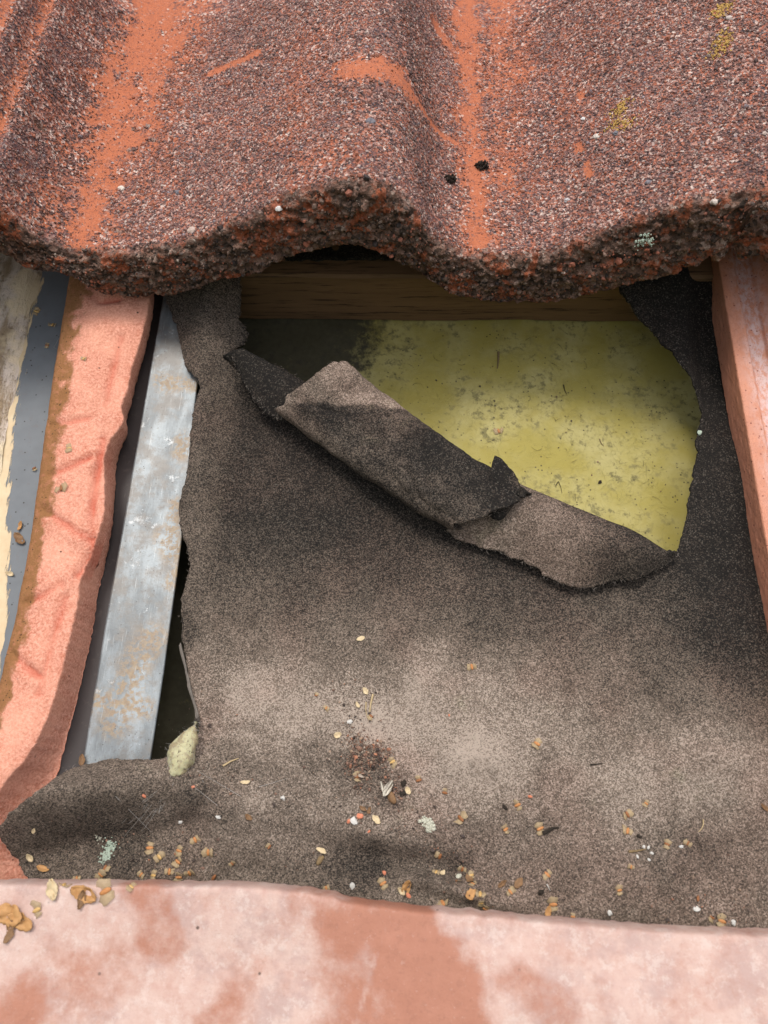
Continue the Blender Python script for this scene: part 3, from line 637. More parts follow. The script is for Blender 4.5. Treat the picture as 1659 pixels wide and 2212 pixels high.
def build_tile(x0, x1, step, top, bot, ye, name, zoff=0.0, length=260, seed=0):
    xs = np.arange(x0, x1 + step, step); zt, zb = top(xs) + zoff, bot(xs) + zoff
    rows = []       # (y, z) along the section: underside, front face, rounded edge, top
    for q in np.linspace(1, 0, 12)[:-1]: rows.append((ye + 3 + q ** 1.5 * (length - 10), zb + TILE_SLOPE * q ** 1.5 * length + 1.5 * (1 - q)))
    nf = 46
    for q in np.linspace(0, 1, nf):
        yy = ye - 7 * (1 - q) ** 1.0 - 2.0 * math.sin(math.pi * q) + 5.0 * max(0, (q - 0.78) / 0.22) ** 2
        zz = zb + (zt - zb) * (q if q < 0.78 else 0.78 + 0.22 * math.sin((q - 0.78) / 0.22 * math.pi / 2))
        rows.append((yy, zz))
    yt = np.concatenate([np.arange(1.0, 178, 0.95), np.linspace(180, length, 14)]) + 5.0
    for q in yt: rows.append((ye + q, zt + TILE_SLOPE * q))
    P = np.array([np.stack([xs, np.full_like(xs, yy), zz], 1) for yy, zz in rows])
    nr = len(rows); ri = np.arange(nr)[:, None] * np.ones(len(xs))
    face = sstep(8, 13, ri) * (1 - sstep(11 + nf - 8, 11 + nf + 1, ri + 3.0 * fbm(P[..., 0], ri, 0, 6, 3, 5)))
    under = 1 - sstep(8, 12, ri)
    N = grid_normals(P)
    x, y, z = P[..., 0], P[..., 1], P[..., 2]
    dtop = 0.16 * fbm(x, y, z, 1.7, 2, seed) + 0.4 * fbm(x, y, z, 9, 3, seed + 3)
    rid = 1 - np.abs(fbm(x * 0.75, y * 1.2, z * 1.5, 6.5, 5, seed + 11, 0.66))
    dface = 2.0 * (rid - 0.6) + 1.4 * fbm(x * 0.7, y, z * 1.4, 3.2, 4, seed + 7, 0.75) + 1.5 * fbm(x, y, z, 20, 2, seed + 9)
    fm = np.clip(face + 0.5 * under, 0, 1); fa = fm
    wear = wear_mask(x, y) * (1 - fm) if name == 'tile' else 0.3 * sstep(0.0, 0.5, fbm(x, y, 0, 18, 3, 4)) * (1 - fm)
    pm = np.zeros(x.shape)
    if name == 'tile':
        for (pts, r) in PITS: pm = np.maximum(pm, sstep(r * 1.3, r * 0.6, seg_dist(x, y, pts) + 1.1 * fbm(x, y, 0, 3, 3, 33)))
    pits = -1.5 * pm
    wear = wear * (1 - pm)
    D = dtop * (1 - fm) * (1 - 0.6 * wear) + dface * fm + pits * (1 - fm)
    P = P + N * D[..., None]
    return P, np.clip(fm + 0.85 * pm, 0, 1), wear, N
P, fm, wear, N = build_tile(-335, 176, 0.82, tile_top, tile_bot, YE, 'tile', seed=100)
tile = obj('roof_tile', make_mesh('roof_tile', P.reshape(-1, 3), grid_faces(*P.shape[:2]), M_TILE, attrs={'wear': wear.ravel(), 'face': fm.ravel()}))
tag(tile, 'large weathered red-brown wavy roof tile with a rough broken front edge, over the hole', 'roof tile', 'roof tiles')
BV_TILE = BVHTree.FromPolygons([Vector(v) * 0.001 for v in P.reshape(-1, 3).tolist()], [tuple(t) for t in grid_faces(*P.shape[:2]).tolist()])

# sand grains bonded to the surface: real crystals, one mass
def ico():
    t = (1 + 5 ** 0.5) / 2
    V = np.array([(-1, t, 0), (1, t, 0), (-1, -t, 0), (1, -t, 0), (0, -1, t), (0, 1, t), (0, -1, -t), (0, 1, -t), (t, 0, -1), (t, 0, 1), (-t, 0, -1), (-t, 0, 1)], float)
    F = np.array([(0, 11, 5), (0, 5, 1), (0, 1, 7), (0, 7, 10), (0, 10, 11), (1, 5, 9), (5, 11, 4), (11, 10, 2), (10, 7, 6), (7, 1, 8), (3, 9, 4), (3, 4, 2), (3, 2, 6), (3, 6, 8), (3, 8, 9), (4, 9, 5), (2, 4, 11), (6, 2, 10), (8, 6, 7), (9, 8, 1)])
    return V / np.linalg.norm(V[0]), F
ICO_V, ICO_F = ico()
def grains(C, r, tint, flat=0.75, jit=0.28):
    n = len(C); a = rng.normal(size=(n, 4)); a /= np.linalg.norm(a, axis=1, keepdims=True)
    w, xq, yq, zq = a.T
    R = np.stack([1 - 2 * (yq**2 + zq**2), 2 * (xq * yq - zq * w), 2 * (xq * zq + yq * w), 2 * (xq * yq + zq * w), 1 - 2 * (xq**2 + zq**2), 2 * (yq * zq - xq * w), 2 * (xq * zq - yq * w), 2 * (yq * zq + xq * w), 1 - 2 * (xq**2 + yq**2)], 1).reshape(n, 3, 3)
    sc = rng.uniform(flat, 1.2, (n, 1, 3)) * r[:, None, None]
    v = ICO_V[None] * sc * (1 + rng.uniform(-jit, jit, (n, 12, 1)))
    v = np.einsum('nij,nkj->nki', R, v) + C[:, None]
    F = (ICO_F[None] + (np.arange(n) * 12)[:, None, None]).reshape(-1, 3)
    return v.reshape(-1, 3), F, np.repeat(tint, 12, axis=0)
PAL = 1.22 * np.array([(0.50, 0.32, 0.27), (0.38, 0.20, 0.16), (0.27, 0.145, 0.125), (0.15, 0.088, 0.08), (0.055, 0.040, 0.040), (0.42, 0.13, 0.065), (0.50, 0.20, 0.12), (0.60, 0.50, 0.43), (0.30, 0.27, 0.30)])
def pick(n, wts):
    w = np.array(wts, float); c = PAL[rng.choice(len(PAL), n, p=w / w.sum())]
    c = c * 0.72 + np.array((0.30, 0.155, 0.125)) * 0.28
    return c * rng.uniform(0.8, 1.15, (n, 1))
nr, nc = P.shape[:2]
r0 = 11 + 46
def sample_rows(n, ra, rb, c0=0, c1=None):
    i = rng.uniform(ra, rb, n); j = rng.uniform(c0, (c1 or nc) - 1.01, n)
    i0, j0 = i.astype(int), j.astype(int); fi, fj = (i - i0)[:, None], (j - j0)[:, None]
    g = lambda A: A[i0, j0] * (1 - fi) * (1 - fj) + A[i0 + 1, j0] * fi * (1 - fj) + A[i0, j0 + 1] * (1 - fi) * fj + A[i0 + 1, j0 + 1] * fi * fj
    return g(P), g(N), wear[i0, j0]
Cg, Ng, Wg = sample_rows(84000, r0 - 3, r0 + 186, 118)
clump = fbm(Cg[:, 0], Cg[:, 1], 0, 16, 3, 71)
ok = (rng.random(len(Cg)) > np.clip(Wg * 1.0, 0, 0.86))
Cg, Ng, clump = Cg[ok], Ng[ok], clump[ok]
rg = rng.lognormal(math.log(0.41), 0.32, len(Cg)).clip(0.25, 1.2) * np.where(Wg[ok] > 0.6, 0.62, 1.0)
tg = pick(len(Cg), (16, 18, 18, 15, 11, 9, 6, 5, 4))
om = rng.random(len(Cg)) < np.clip(Wg[ok] * 1.0 + 0.10, 0, 0.72)
tg[om] = np.array((0.43, 0.145, 0.075)) * rng.uniform(0.75, 1.25, (om.sum(), 1))
dark = clump > 0.15
tg[dark] *= 0.80
def soil_shade(x, y):  # paints the shade of the left valley, ribs and steep flank into the grains
    return np.clip(0.75 * np.exp(-0.5 * ((x + 160 - 0.03 * (y - 150)) / 6.5) ** 2) + 0.7 * np.exp(-0.5 * ((x - SX(y)) / 6) ** 2) + 0.35 * np.exp(-0.5 * ((x + 182) / 12) ** 2) + 0.35 * fbm(x, y, 0, 14, 3, 88), 0, 0.8)
SXP = sorted([[5.6,254.2],[10.1,207.0],[13.1,163.0],[18.0,132.9],[22.5,119.5]], key=lambda p: p[1])
SX = lambda y: np.interp(y, [p[1] for p in SXP], [p[0] for p in SXP])
tg = tg * (1 - 0.8 * soil_shade(Cg[:, 0], Cg[:, 1]))[:, None]
Cf, Nf, _ = sample_rows(4400, 12, r0 - 1, 100)
rf = rng.lognormal(math.log(0.38), 0.5, len(Cf)).clip(0.22, 1.7)
FPAL = np.array([(0.075, 0.05, 0.037), (0.14, 0.085, 0.06), (0.21, 0.125, 0.09), (0.28, 0.185, 0.14), (0.31, 0.10, 0.055), (0.42, 0.34, 0.28), (0.02, 0.016, 0.014)])
orf = sstep(0.10, 0.35, fbm(Cf[:, 0], Cf[:, 1], Cf[:, 2], 13, 3, 77))
tf = FPAL[rng.choice(7, len(Cf), p=(0.24, 0.25, 0.17, 0.09, 0.07, 0.03, 0.15))] * rng.uniform(0.7, 1.2, (len(Cf), 1))
tf = np.where((rng.random(len(Cf)) < 0.75 * orf)[:, None], np.array((0.33, 0.10, 0.05)) * rng.uniform(0.6, 1.2, (len(Cf), 1)), tf)
Ca = np.concatenate([Cg + Ng * (rg * 0.25)[:, None], Cf + Nf * (rf * 0.2)[:, None]]); Ra = np.concatenate([rg, rf]); Ta = np.concatenate([tg, tf])
gv, gf, gt = grains(Ca, Ra, Ta)
tag(obj('surface_grit', make_mesh('surface_grit', gv, gf, M_GRIT, smooth=False, colors=gt), tile), kind='stuff')

def blob_mesh(name, mat, r=(1, 1, 1), amp=0.25, sc=0.8, seed=0, sub=2, flat=False):
    V, F = ICO_V.copy(), ICO_F.copy()
    for _ in range(sub):
        e = {}; nv = list(V); nf = []
        def mid(a, b):
            k = (min(a, b), max(a, b))
            if k not in e: m = (nv[a] + nv[b]) / 2; e[k] = len(nv); nv.append(m / np.linalg.norm(m))
            return e[k]
        for a, b, c in F:
            ab, bc, ca = mid(a, b), mid(b, c), mid(c, a); nf += [(a, ab, ca), (b, bc, ab), (c, ca, bc), (ab, bc, ca)]
        V, F = np.array(nv), np.array(nf)
    V = V * (1 + amp * fbm(V[:, 0], V[:, 1], V[:, 2], sc, 3, seed))[:, None] * np.array(r)
    return make_mesh(name, V, F, mat, smooth=not flat)
# larger pebbles in the tile
PEB = [([-135.7,156.2], 1.9, (0.66, 0.58, 0.50)), ([-8.0,149.9], 2.2, (0.16, 0.15, 0.17)), ([-47.1,112.4], 1.5, (0.62, 0.60, 0.58)), ([-92.0,119.2], 2.3, (0.50, 0.38, 0.32)),
       ([-104.5,149.0], 1.7, (0.17, 0.16, 0.18)), ([98.9,176.5], 1.9, (0.58, 0.52, 0.46)), ([94.1,192.9], 1.4, (0.68, 0.66, 0.64)), ([106.2,172.7], 1.5, (0.15, 0.15, 0.17)),
       ([83.7,142.1], 1.6, (0.48, 0.45, 0.45)), ([138.5,112.9], 1.8, (0.56, 0.48, 0.42)), ([115.3,132.8], 1.7, (0.2, 0.18, 0.2)), ([159.6,226.6], 1.6, (0.52, 0.44, 0.40))]
for i, ((px, py), r, c) in enumerate(PEB):
    m = mat_plain('pebble %d' % i, tuple(v * 0.85 for v in c), c, 1.0, 0.6)
    z, _ = drop(BV_TILE, px, py)
    obj('pebble', blob_mesh('pebble', m, (r, r * 0.8, r * 0.55), 0.35, 0.9, i, 1, True), tile, (px, py, z + 0.2))
# yellow lichen crusts growing on the tile
for li, (pts, lab) in enumerate([([[110.4,188.5],[109.1,184.5],[106.9,180.7],[109.3,176.0],[105.1,177.9],[111.8,189.1],[112.0,174.5],[108.4,187.5]], 'yellow lichen crust on the middle right of the tile'),
                   ([[156.0,235.5],[158.4,235.5],[154.7,232.8],[160.0,236.0],[156.3,230.2]], 'yellow lichen crust near the top right corner'),
                   ([[155.4,216.6],[157.2,213.6],[152.5,211.5],[153.2,205.7],[150.1,204.4],[155.7,210.3]], 'straggling yellow lichen crust below the corner one')]):
    Cl, Rl = [], []
    for (px, py) in pts:
        for _ in range(26):
            qx, qy = px + rng.normal() * 1.7, py + rng.normal() * 1.9; z, _n = drop(BV_TILE, qx, qy); Cl.append((qx, qy, z + 0.35)); Rl.append(rng.uniform(0.3, 0.75))
    v_, f_, _ = grains(np.array(Cl), np.array(Rl), np.zeros((len(Cl), 3)), 0.5)
    obj('lichen_crust', make_mesh('lichen_crust', v_, f_, M_LICH, smooth=False), tile)['label'] = lab

# neighbour tile of the same course, under the right overlap
def nb_top(x): return 69 - 10 * sstep(150, 190, x) + 0 * x
def nb_bot(x): return 50 - 6 * sstep(150, 190, x) + 2.5 * np.sin(x * 0.5)
P2, fm2, wear2, N2 = build_tile(151.5, 330, 0.9, nb_top, nb_bot, YE + 3, 'other', length=220, seed=300)
tile2 = obj('roof_tile', make_mesh('roof_tile_overlapped', P2.reshape(-1, 3), grid_faces(*P2.shape[:2]), M_TILE, attrs={'wear': wear2.ravel(), 'face': fm2.ravel()}))
tag(tile2, 'rough corner of a tile tucked under the right overlap of the weathered wavy tile', 'roof tile', 'roof tiles')

# ---------------------------------------------------------------- left: cladding, flashing, foam
def flash_plane(name, left, right, z, mat, parent, attr=None, thick=0.7, ny=140, nx=14, wob=0.0):
    L_ = resample(np.array(left, float), ny); R_ = resample(np.array(right, float), ny)
    u = np.linspace(0, 1, nx); Pq = L_[:, None] + (R_ - L_)[:, None] * u[None, :, None]
    Zq = z + wob * fbm(Pq[..., 0], Pq[..., 1], 0, 40, 2, 3)
    Pq = np.concatenate([Pq, Zq[..., None]], -1)
    n = ny * nx; Qq = Pq.copy(); Qq[..., 2] -= thick
    ring = np.array([i for i in range(nx)] + [r * nx + nx - 1 for r in range(1, ny)] + [(ny - 1) * nx + i for i in range(nx - 2, -1, -1)] + [r * nx for r in range(ny - 2, 0, -1)])
    nxr = np.roll(ring, -1); F = grid_faces(ny, nx)[:, ::-1]
    V = np.concatenate([Pq.reshape(-1, 3), Qq.reshape(-1, 3)]); A = np.concatenate([F, F[:, ::-1] + n, np.stack([ring, nxr, nxr + n, ring + n], 1)])
    at = attr(V) if attr else {}
    return obj(name, make_mesh(name, V, A, mat, attrs=at), parent)
flashing = bpy.data.objects.new('window_flashing', None); col.objects.link(flashing); flashing.matrix_world = ROOF.copy(); flashing.empty_display_size = 0.02; ORG['window_flashing'] = Vector()
tag(flashing, 'metal roof flashing at the left, grey channel, plum gutter and bare zinc-grey edge strip', 'flashing')
CRP = np.array(sorted([[-193.7,164.8],[-192.7,139.1],[-192.7,96.7],[-190.2,57.3],[-188.1,25.7],[-184.3,-4.0],[-178.2,-27.4],[-173.9,-56.3],[-171.1,-87.5],[-165.9,-144.3]], key=lambda p: p[1]))
CRM = lambda yy: np.interp(yy, CRP[:, 1], CRP[:, 0])
flash_plane('grey_channel', [[-243.8,181.6],[-232.9,-0.1],[-190.9,-195.5]], [[-175.9,181.5],[-159.3,1.3],[-139.4,-193.5]], -7, M_GREY, flashing,
            lambda V: {'dust_shade': np.clip(0.22 + 0.55 * sstep(7, -5, V[:, 0] - CRM(V[:, 1])) + 0.24 * sstep(10, 2, V[:, 0] - CRM(V[:, 1])) * sstep(60, -20, V[:, 1]), 0, 1)})
flash_plane('plum_gutter', [[-173.8,182.4],[-158.7,1.8],[-138.9,-193.6]], [[-114.7,182.3],[-112.1,2.6],[-107.3,-135.1],[-101.4,-192.1]], -8, M_PLUM, flashing)
RUST = [([[-111.9,67.7],[-107.8,68.8]], 5), ([[-100.0,36.8],[-99.7,29.2]], 4.5), ([[-100.8,-14.1],[-96.6,-20.9]], 6.5), ([[-119.4,-90.0],[-99.8,-92.4]], 5), ([[-116.4,70.9],[-95.7,67.0]], 4), ([[-93.2,-29.8],[-95.5,-36.5]], 3.5), ([[-109.1,-78.8],[-106.7,-80.8]], 2.5), ([[-100.3,-62.2],[-105.2,-70.6],[-110.9,-98.5]], 7), ([[-98.7,2.3],[-98.5,-11.7]], 4)]
def rust(V):
    r = np.zeros(len(V))
    for pts, rr in RUST: r = np.maximum(r, sstep(rr * 1.5, rr * 0.3, seg_dist(V[:, 0], V[:, 1], pts)))
    return {'rust': r}
flash_plane('zinc_strip', [[-122.1,146.9],[-121.7,119.4],[-122.2,39.0],[-122.6,-43.7],[-122.0,-114.9],[-122.0,-130.4]], [[-97.6,147.0],[-98.2,116.5],[-96.4,49.8],[-93.7,-15.1],[-93.3,-74.4],[-93.7,-113.1],[-93.7,-129.5]], -1, M_GALV, flashing, rust, 1.2, 220, 40, 0.5)

CLR = resample(np.array([[-197.0,178.7],[-193.6,139.8],[-195.5,121.3],[-195.0,97.5],[-193.9,71.9],[-192.2,42.3],[-190.7,16.7],[-189.6,-5.3],[-188.7,-37.7],[-182.2,-108.0],[-168.2,-224.4]], float), 160)
nxq = 50
Pq = np.array([[(-420 + (c[0] + 420) * u, c[1], 0) for u in np.linspace(0, 1, nxq)] for c in CLR])
uu = np.linspace(0, 1, nxq)[None]
Pq[..., 2] = -2.5 + 3.0 * sstep(0.5, 0.9, 1 - uu + 0 * Pq[..., 0]) - 4.4 * sstep(0.96, 1.0, uu) + 0.9 * fbm(Pq[..., 0] * 1.5, Pq[..., 1] * 0.4, 0, 9, 4, 81, .6)
Pq[:, -1, 0] += 0.8 * fbm(CLR[:, 1], CLR[:, 1] * 0, 0, 8, 3, 4)
clad = obj('window_frame', make_mesh('window_frame', Pq.reshape(-1, 3), grid_faces(160, nxq)[:, ::-1], M_CLAD))
tag(clad, 'weathered cream painted frame edge with cracked peeling paint, at the far left', 'window frame')

# foam wedge
ny = 380
fy = np.linspace(118 + 40, -215, ny)
def lerp_line(pts, y):
    p = np.array(sorted(pts, key=lambda q: q[1])); return np.interp(y, p[:, 1], p[:, 0])
FL = [[-174.2,154.0],[-173.3,135.1],[-171.5,99.2],[-169.2,60.0],[-167.0,28.7],[-163.8,-10.3],[-162.4,-46.5],[-162.4,-76.0],[-164.3,-107.7],[-166.0,-142.6],[-163.3,-193.8]]
FRT = [[-126.6,136.0],[-123.6,109.5],[-124.5,84.2],[-126.2,68.0],[-126.4,54.9],[-127.6,45.9],[-125.4,40.8],[-126.9,35.8],[-129.9,30.0],[-131.5,23.4],[-128.8,5.5],[-126.5,-10.6],[-128.4,-22.9],[-131.0,-34.9],[-131.2,-49.8],[-131.8,-66.2],[-132.8,-83.9],[-134.9,-99.2],[-139.9,-114.0],[-147.1,-124.9],[-150.8,-133.7],[-152.0,-160.4],[-149.8,-191.4]]
FRB = [[-133.5,151.1],[-130.4,123.1],[-130.8,96.5],[-132.1,79.4],[-132.6,65.6],[-133.5,54.8],[-133.6,44.2],[-133.9,31.2],[-131.9,11.2],[-130.2,-17.5],[-130.6,-35.7],[-130.7,-63.9],[-131.5,-82.5],[-132.7,-98.5],[-134.2,-113.9],[-136.4,-137.9],[-138.4,-158.9],[-135.3,-193.2]]
fl, ft, fb = (spline(*zip(*[(p[1], p[0]) for p in sorted(L_, key=lambda q: q[1])]), fy) for L_ in (FL, FRT, FRB))
fb = np.maximum(fb, ft - 7.0)
nu = 90
uq = np.linspace(0, 1, nu)
Pf = np.zeros((ny, nu, 3))
for j, u in enumerate(uq):
    if u < 0.22:
        q = u / 0.22; xx = fl + q * 7.0 * (0.35 + 0.65 * q); zz = -7 + 19 * math.sin(q * math.pi / 2) ** 0.9
    elif u < 0.72:
        q = (u - 0.22) / 0.5; xx = fl + 7.0 + (ft - fl - 7.0) * q; zz = 12 + 2.0 * math.sin(math.pi * q)
    else:
        q = (u - 0.72) / 0.28; xx = ft + (fb - ft) * q ** 1.3; zz = -7 + 19 * (1 - q) ** 1.9
    Pf[:, j, 0] = xx; Pf[:, j, 1] = fy; Pf[:, j, 2] = zz
x, y = Pf[..., 0], Pf[..., 1]
Pf[..., 2] += 0.5 * fbm(x, y, 0, 14, 3, 91)
CRE = [([[-160.6,37.5],[-151.2,38.2],[-141.9,40.5]], 1.0), ([[-155.1,10.3],[-146.6,13.8],[-137.7,19.7]], 1.1), ([[-155.7,-6.5],[-143.6,-14.0],[-130.5,-20.7]], 1.2), ([[-153.6,-51.0],[-147.2,-47.9],[-139.6,-42.7]], 1.2), ([[-155.8,-73.0],[-149.0,-78.1],[-141.0,-82.4]], 1.2),
       ([[-133.9,86.2],[-134.7,67.2],[-135.1,49.0]], 0.7), ([[-133.6,30.2],[-133.1,9.7],[-132.1,-5.6],[-128.8,-26.6],[-132.7,-37.5]], 1.0), ([[-153.9,123.1],[-153.0,111.4],[-148.6,107.1],[-138.1,108.6]], 1.2), ([[-136.9,-48.1],[-138.6,-70.6],[-139.6,-90.0]], 0.6)]
cre = np.zeros(x.shape)
topm = ((uq > 0.15) & (uq < 0.8))[None]
for pts, k in CRE:
    d = seg_dist(x, y, pts); k = k * (0.75 + 0.5 * fbm(x, y, 0, 9, 2, 93)); d = np.abs(d + 0.5 * fbm(x, y, 0, 6, 2, 94)); Pf[..., 2] -= topm * 1.6 * k * np.exp(-0.5 * (d / 1.3) ** 2); Pf[..., 2] += topm * 0.6 * k * np.exp(-0.5 * ((d - 3.2) / 2.2) ** 2); cre = np.maximum(cre, topm * k * 0.55 * np.exp(-0.5 * (d / 1.1) ** 2))
Nf_ = grid_normals(Pf); Pf = Pf + Nf_ * (0.12 * fbm(x, y, Pf[..., 2], 1.2, 2, 95))[..., None]
Pf[:, :, 0] += (0.35 * fbm(y[:, :1], 0 * y[:, :1], 0, 2.0, 3, 97)) * (uq[None] > 0.6)
fd = sstep(0.40, 0.22, uq[None] + 0.05 * fbm(x, y, 0, 6, 3, 99)) + 0 * x
foam = obj('foam_strip', make_mesh('foam_strip', Pf.reshape(-1, 3), grid_faces(ny, nu)[:, ::-1], M_FOAM, attrs={'dirt_shade': fd.ravel(), 'crease': cre.ravel()}))
tag(foam, 'salmon pink foam sealing strip, creased and dirty along its left side', 'foam strip')

# ---------------------------------------------------------------- tile at the right edge
RB = np.array([[163.7,171.4],[167.7,-158.7]], float)
RB = RB[np.argsort(RB[:, 1])]
fy2 = np.linspace(-150, 200, 240); rb = np.interp(fy2, RB[:, 1], RB[:, 0])
prof = [(0.0, -4), (0.0, 2), (0.1, 8), (0.25, 12.4), (0.7, 12.95), (4, 13.0), (7.6, 12.9), (8.2, 12.4), (9.2, 9.6), (10, 9.1), (13, 9.0), (17, 9.2), (18, 10.4), (22, 12.6), (28, 17), (36, 21), (50, 24), (70, 25)]
pp = resample(np.array(prof, float), 240)
Pr = np.zeros((240, 240, 3)); Pr[..., 0] = rb[:, None] + pp[None, :, 0]; Pr[..., 1] = fy2[:, None]; Pr[..., 2] = pp[None, :, 1]
Nr_ = grid_normals(Pr); Pr = Pr + Nr_ * (0.16 * fbm(Pr[..., 0], Pr[..., 1], Pr[..., 2], 2.2, 4, 111, .65) + 0.10 * fbm(Pr[..., 0], Pr[..., 1] * 0.3, Pr[..., 2], 9, 2, 119))[..., None]
bl = np.exp(-0.5 * ((pp[:, 0] - 13) / 5.0) ** 2)[None] + 0 * Pr[..., 0]  # white gloss of the damp groove, painted in as pale colour
rt = obj('roof_tile', make_mesh('roof_tile_edge', Pr.reshape(-1, 3), grid_faces(240, 240)[:, ::-1], M_SIDE, attrs={'bloom_gloss': bl.ravel()}))
tag(rt, 'smooth orange tile edge with a raised rim, running down the right side', 'roof tile', 'roof tiles')

# ---------------------------------------------------------------- tile along the bottom
HE = np.array([[-345, -159.7]] + [[-145.8,-159.7],[-135.3,-159.5],[-109.2,-158.9],[-83.4,-158.1],[-57.7,-157.3],[-39.0,-157.2],[-25.4,-157.7],[-15.2,-158.9],[-5.0,-160.5],[6.8,-161.8],[34.9,-163.0],[67.5,-164.5],[99.7,-165.5],[140.9,-165.6],[156.7,-165.8]] + [[335, -172]], float)
nxb, nyb = 620, 150
xb = np.linspace(-340, 330, nxb); he = np.interp(xb, HE[:, 0], HE[:, 1]) + 0.35 * fbm(xb, 0 * xb, 0, 5, 4, 121, .6)
RIDGE = [[7.9,-170.3],[2.8,-184.7],[-1.6,-198.9],[-4.7,-209.4]]
rowsb = []
for q in np.linspace(-3.2, 0, 14)[:-1]:      # head face and rounding
    t = (q + 3.2) / 3.2; rowsb.append((he + 3.0 * (1 - t) * 0 - 2.2 * (1 - math.cos(t * math.pi / 2)) + 0.0, np.full(nxb, 12 + 12 * math.sin(t * math.pi / 2))))
for d_ in np.linspace(2.4, 120, nyb):
    rowsb.append((he - d_, np.full(nxb, 24 + 0.07 * d_)))
Pb = np.array([np.stack([xb, a_, b_], 1) for a_, b_ in rowsb])
x, y = Pb[..., 0], Pb[..., 1]
rd = seg_dist(x, y, RIDGE)
Pb[..., 2] += 3.5 * np.sin((x - 20) / 52.0) * sstep(0, 30, he[None] - y) + 1.2 * sstep(-4, 4, x - np.interp(y, sorted(p[1] for p in RIDGE), [p[0] for p in sorted(RIDGE, key=lambda q: q[1])])) * sstep(5, 14, he[None] - y)
Pb[..., 2] += 0.25 * fbm(x, y, 0, 12, 4, 131) + 0.10 * fbm(x, y, 0, 2.5, 3, 135)
BLOT = [([[-14.8,-162.4],[-9.1,-175.4],[-6.2,-197.7]], 10), ([[1.9,-163.3],[12.2,-177.4],[11.2,-196.9]], 13.5), ([[18.7,-177.2],[28.4,-186.6],[26.9,-198.9]], 12), ([[28.4,-185.2],[31.6,-196.1]], 9), ([[53.9,-181.4],[70.7,-193.1]], 5.5), ([[-36.4,-182.2],[-40.3,-192.2],[-49.3,-198.1]], 6), ([[-106.1,-182.1],[-91.5,-188.7],[-110.2,-195.1]], 9), ([[-76.0,-170.7],[-70.0,-177.8]], 5), ([[-120.5,-201.1],[-113.8,-193.9]], 7), ([[-91.1,-161.5],[-77.6,-160.2]], 5)]
bloom_gloss = np.full(x.shape, 0.70)
for pts, r in BLOT:
    bloom_gloss -= (0.36 if r > 11 else 0.24) * sstep(r * 1.7, r * 0.2, seg_dist(x, y, pts) + 5.0 * fbm(x, y, 0, 14, 3, 141))
bloom_gloss = np.clip(bloom_gloss, 0.1, 1) + 0.22 * np.exp(-0.5 * (rd / 0.7) ** 2) * (0.6 + 0.6 * fbm(x, y, 0, 5, 3, 8))
low = obj('roof_tile', make_mesh('roof_tile_head', Pb.reshape(-1, 3), grid_faces(*Pb.shape[:2]), M_LOWER, attrs={'bloom_gloss': bloom_gloss.ravel()}))
tag(low, 'pale pink blotchy tile with a smooth face, lying across the bottom', 'roof tile', 'roof tiles')

def tri_bvh(P_): return BVHTree.FromPolygons([Vector(v) * 0.001 for v in P_.reshape(-1, 3).tolist()], [tuple(t) for t in grid_faces(*P_.shape[:2]).tolist()])
BV = {'F': BV_FELT, 'T': BV_TILE, 'S': tri_bvh(Pf), 'B': tri_bvh(Pb), 'I': tri_bvh(np.stack([X, Y, Zi], -1)), 'R': tri_bvh(Pr)}
def ground(k, x, y):
    if k == 'G': return -7.0, Vector((0, 0, 1))
    if k == 'Z': return -0.6, Vector((0, 0, 1))
    return drop(BV[k], x, y)
# ---------------------------------------------------------------- small things lying about
def seed_meshes(kind):
    mat = {'O': M_SEED, 'B': M_SEEDB, 'Y': M_SEEDY, 'P': M_SEED}[kind]
    body = blob_mesh('seed_body', mat, (0.52, 1.15, 0.34), 0.12, 1.0, 3, 1)
    th = np.linspace(0, 2 * np.pi, 15)[:-1]
    V = [(0, 0, 0.12)] + [((1.0 + 0.22 * math.sin(3 * t + 1)) * math.cos(t), 1.5 * math.sin(t) * (1 + 0.12 * math.cos(5 * t)), 0.3 * math.cos(t) ** 2) for t in th]
    F = [(0, i, i % 14 + 1) for i in range(1, 15)]
    V = np.array(V); n = len(V); lo = V - (0, 0, 0.12)
    Fs = F + [(c + n, b + n, a + n) for a, b, c in F] + [(i, i + n, i % 14 + 1 + n) for i in range(1, 15)] + [(i, i % 14 + 1 + n, i % 14 + 1) for i in range(1, 15)]
    wing = make_mesh('wing', np.concatenate([V, lo]), np.array(Fs), M_WING)
    return body, wing
SM = {k: seed_meshes(k) for k in 'OBYP'}
def orient(nrm, spin, tilt=0.0):
    q = Vector((0, 0, 1)).rotation_difference(nrm).to_matrix() @ Matrix.Rotation(spin, 3, 'Z') @ Matrix.Rotation(tilt, 3, 'X')
    return q
def place(o, k, x, y, spin=0.0, tilt=0.0, lift=0.0, s=1.0):
    z, nrm = ground(k, x, y)
    if nrm.z < 0: nrm = -nrm
    org = Vector((x, y, z + lift))
    R = orient(nrm, spin, tilt).to_4x4() @ Matrix.Scale(s, 4)
    o.matrix_world = ROOF @ Matrix.Translation(org * 0.001) @ R
    ORG[o.name] = org
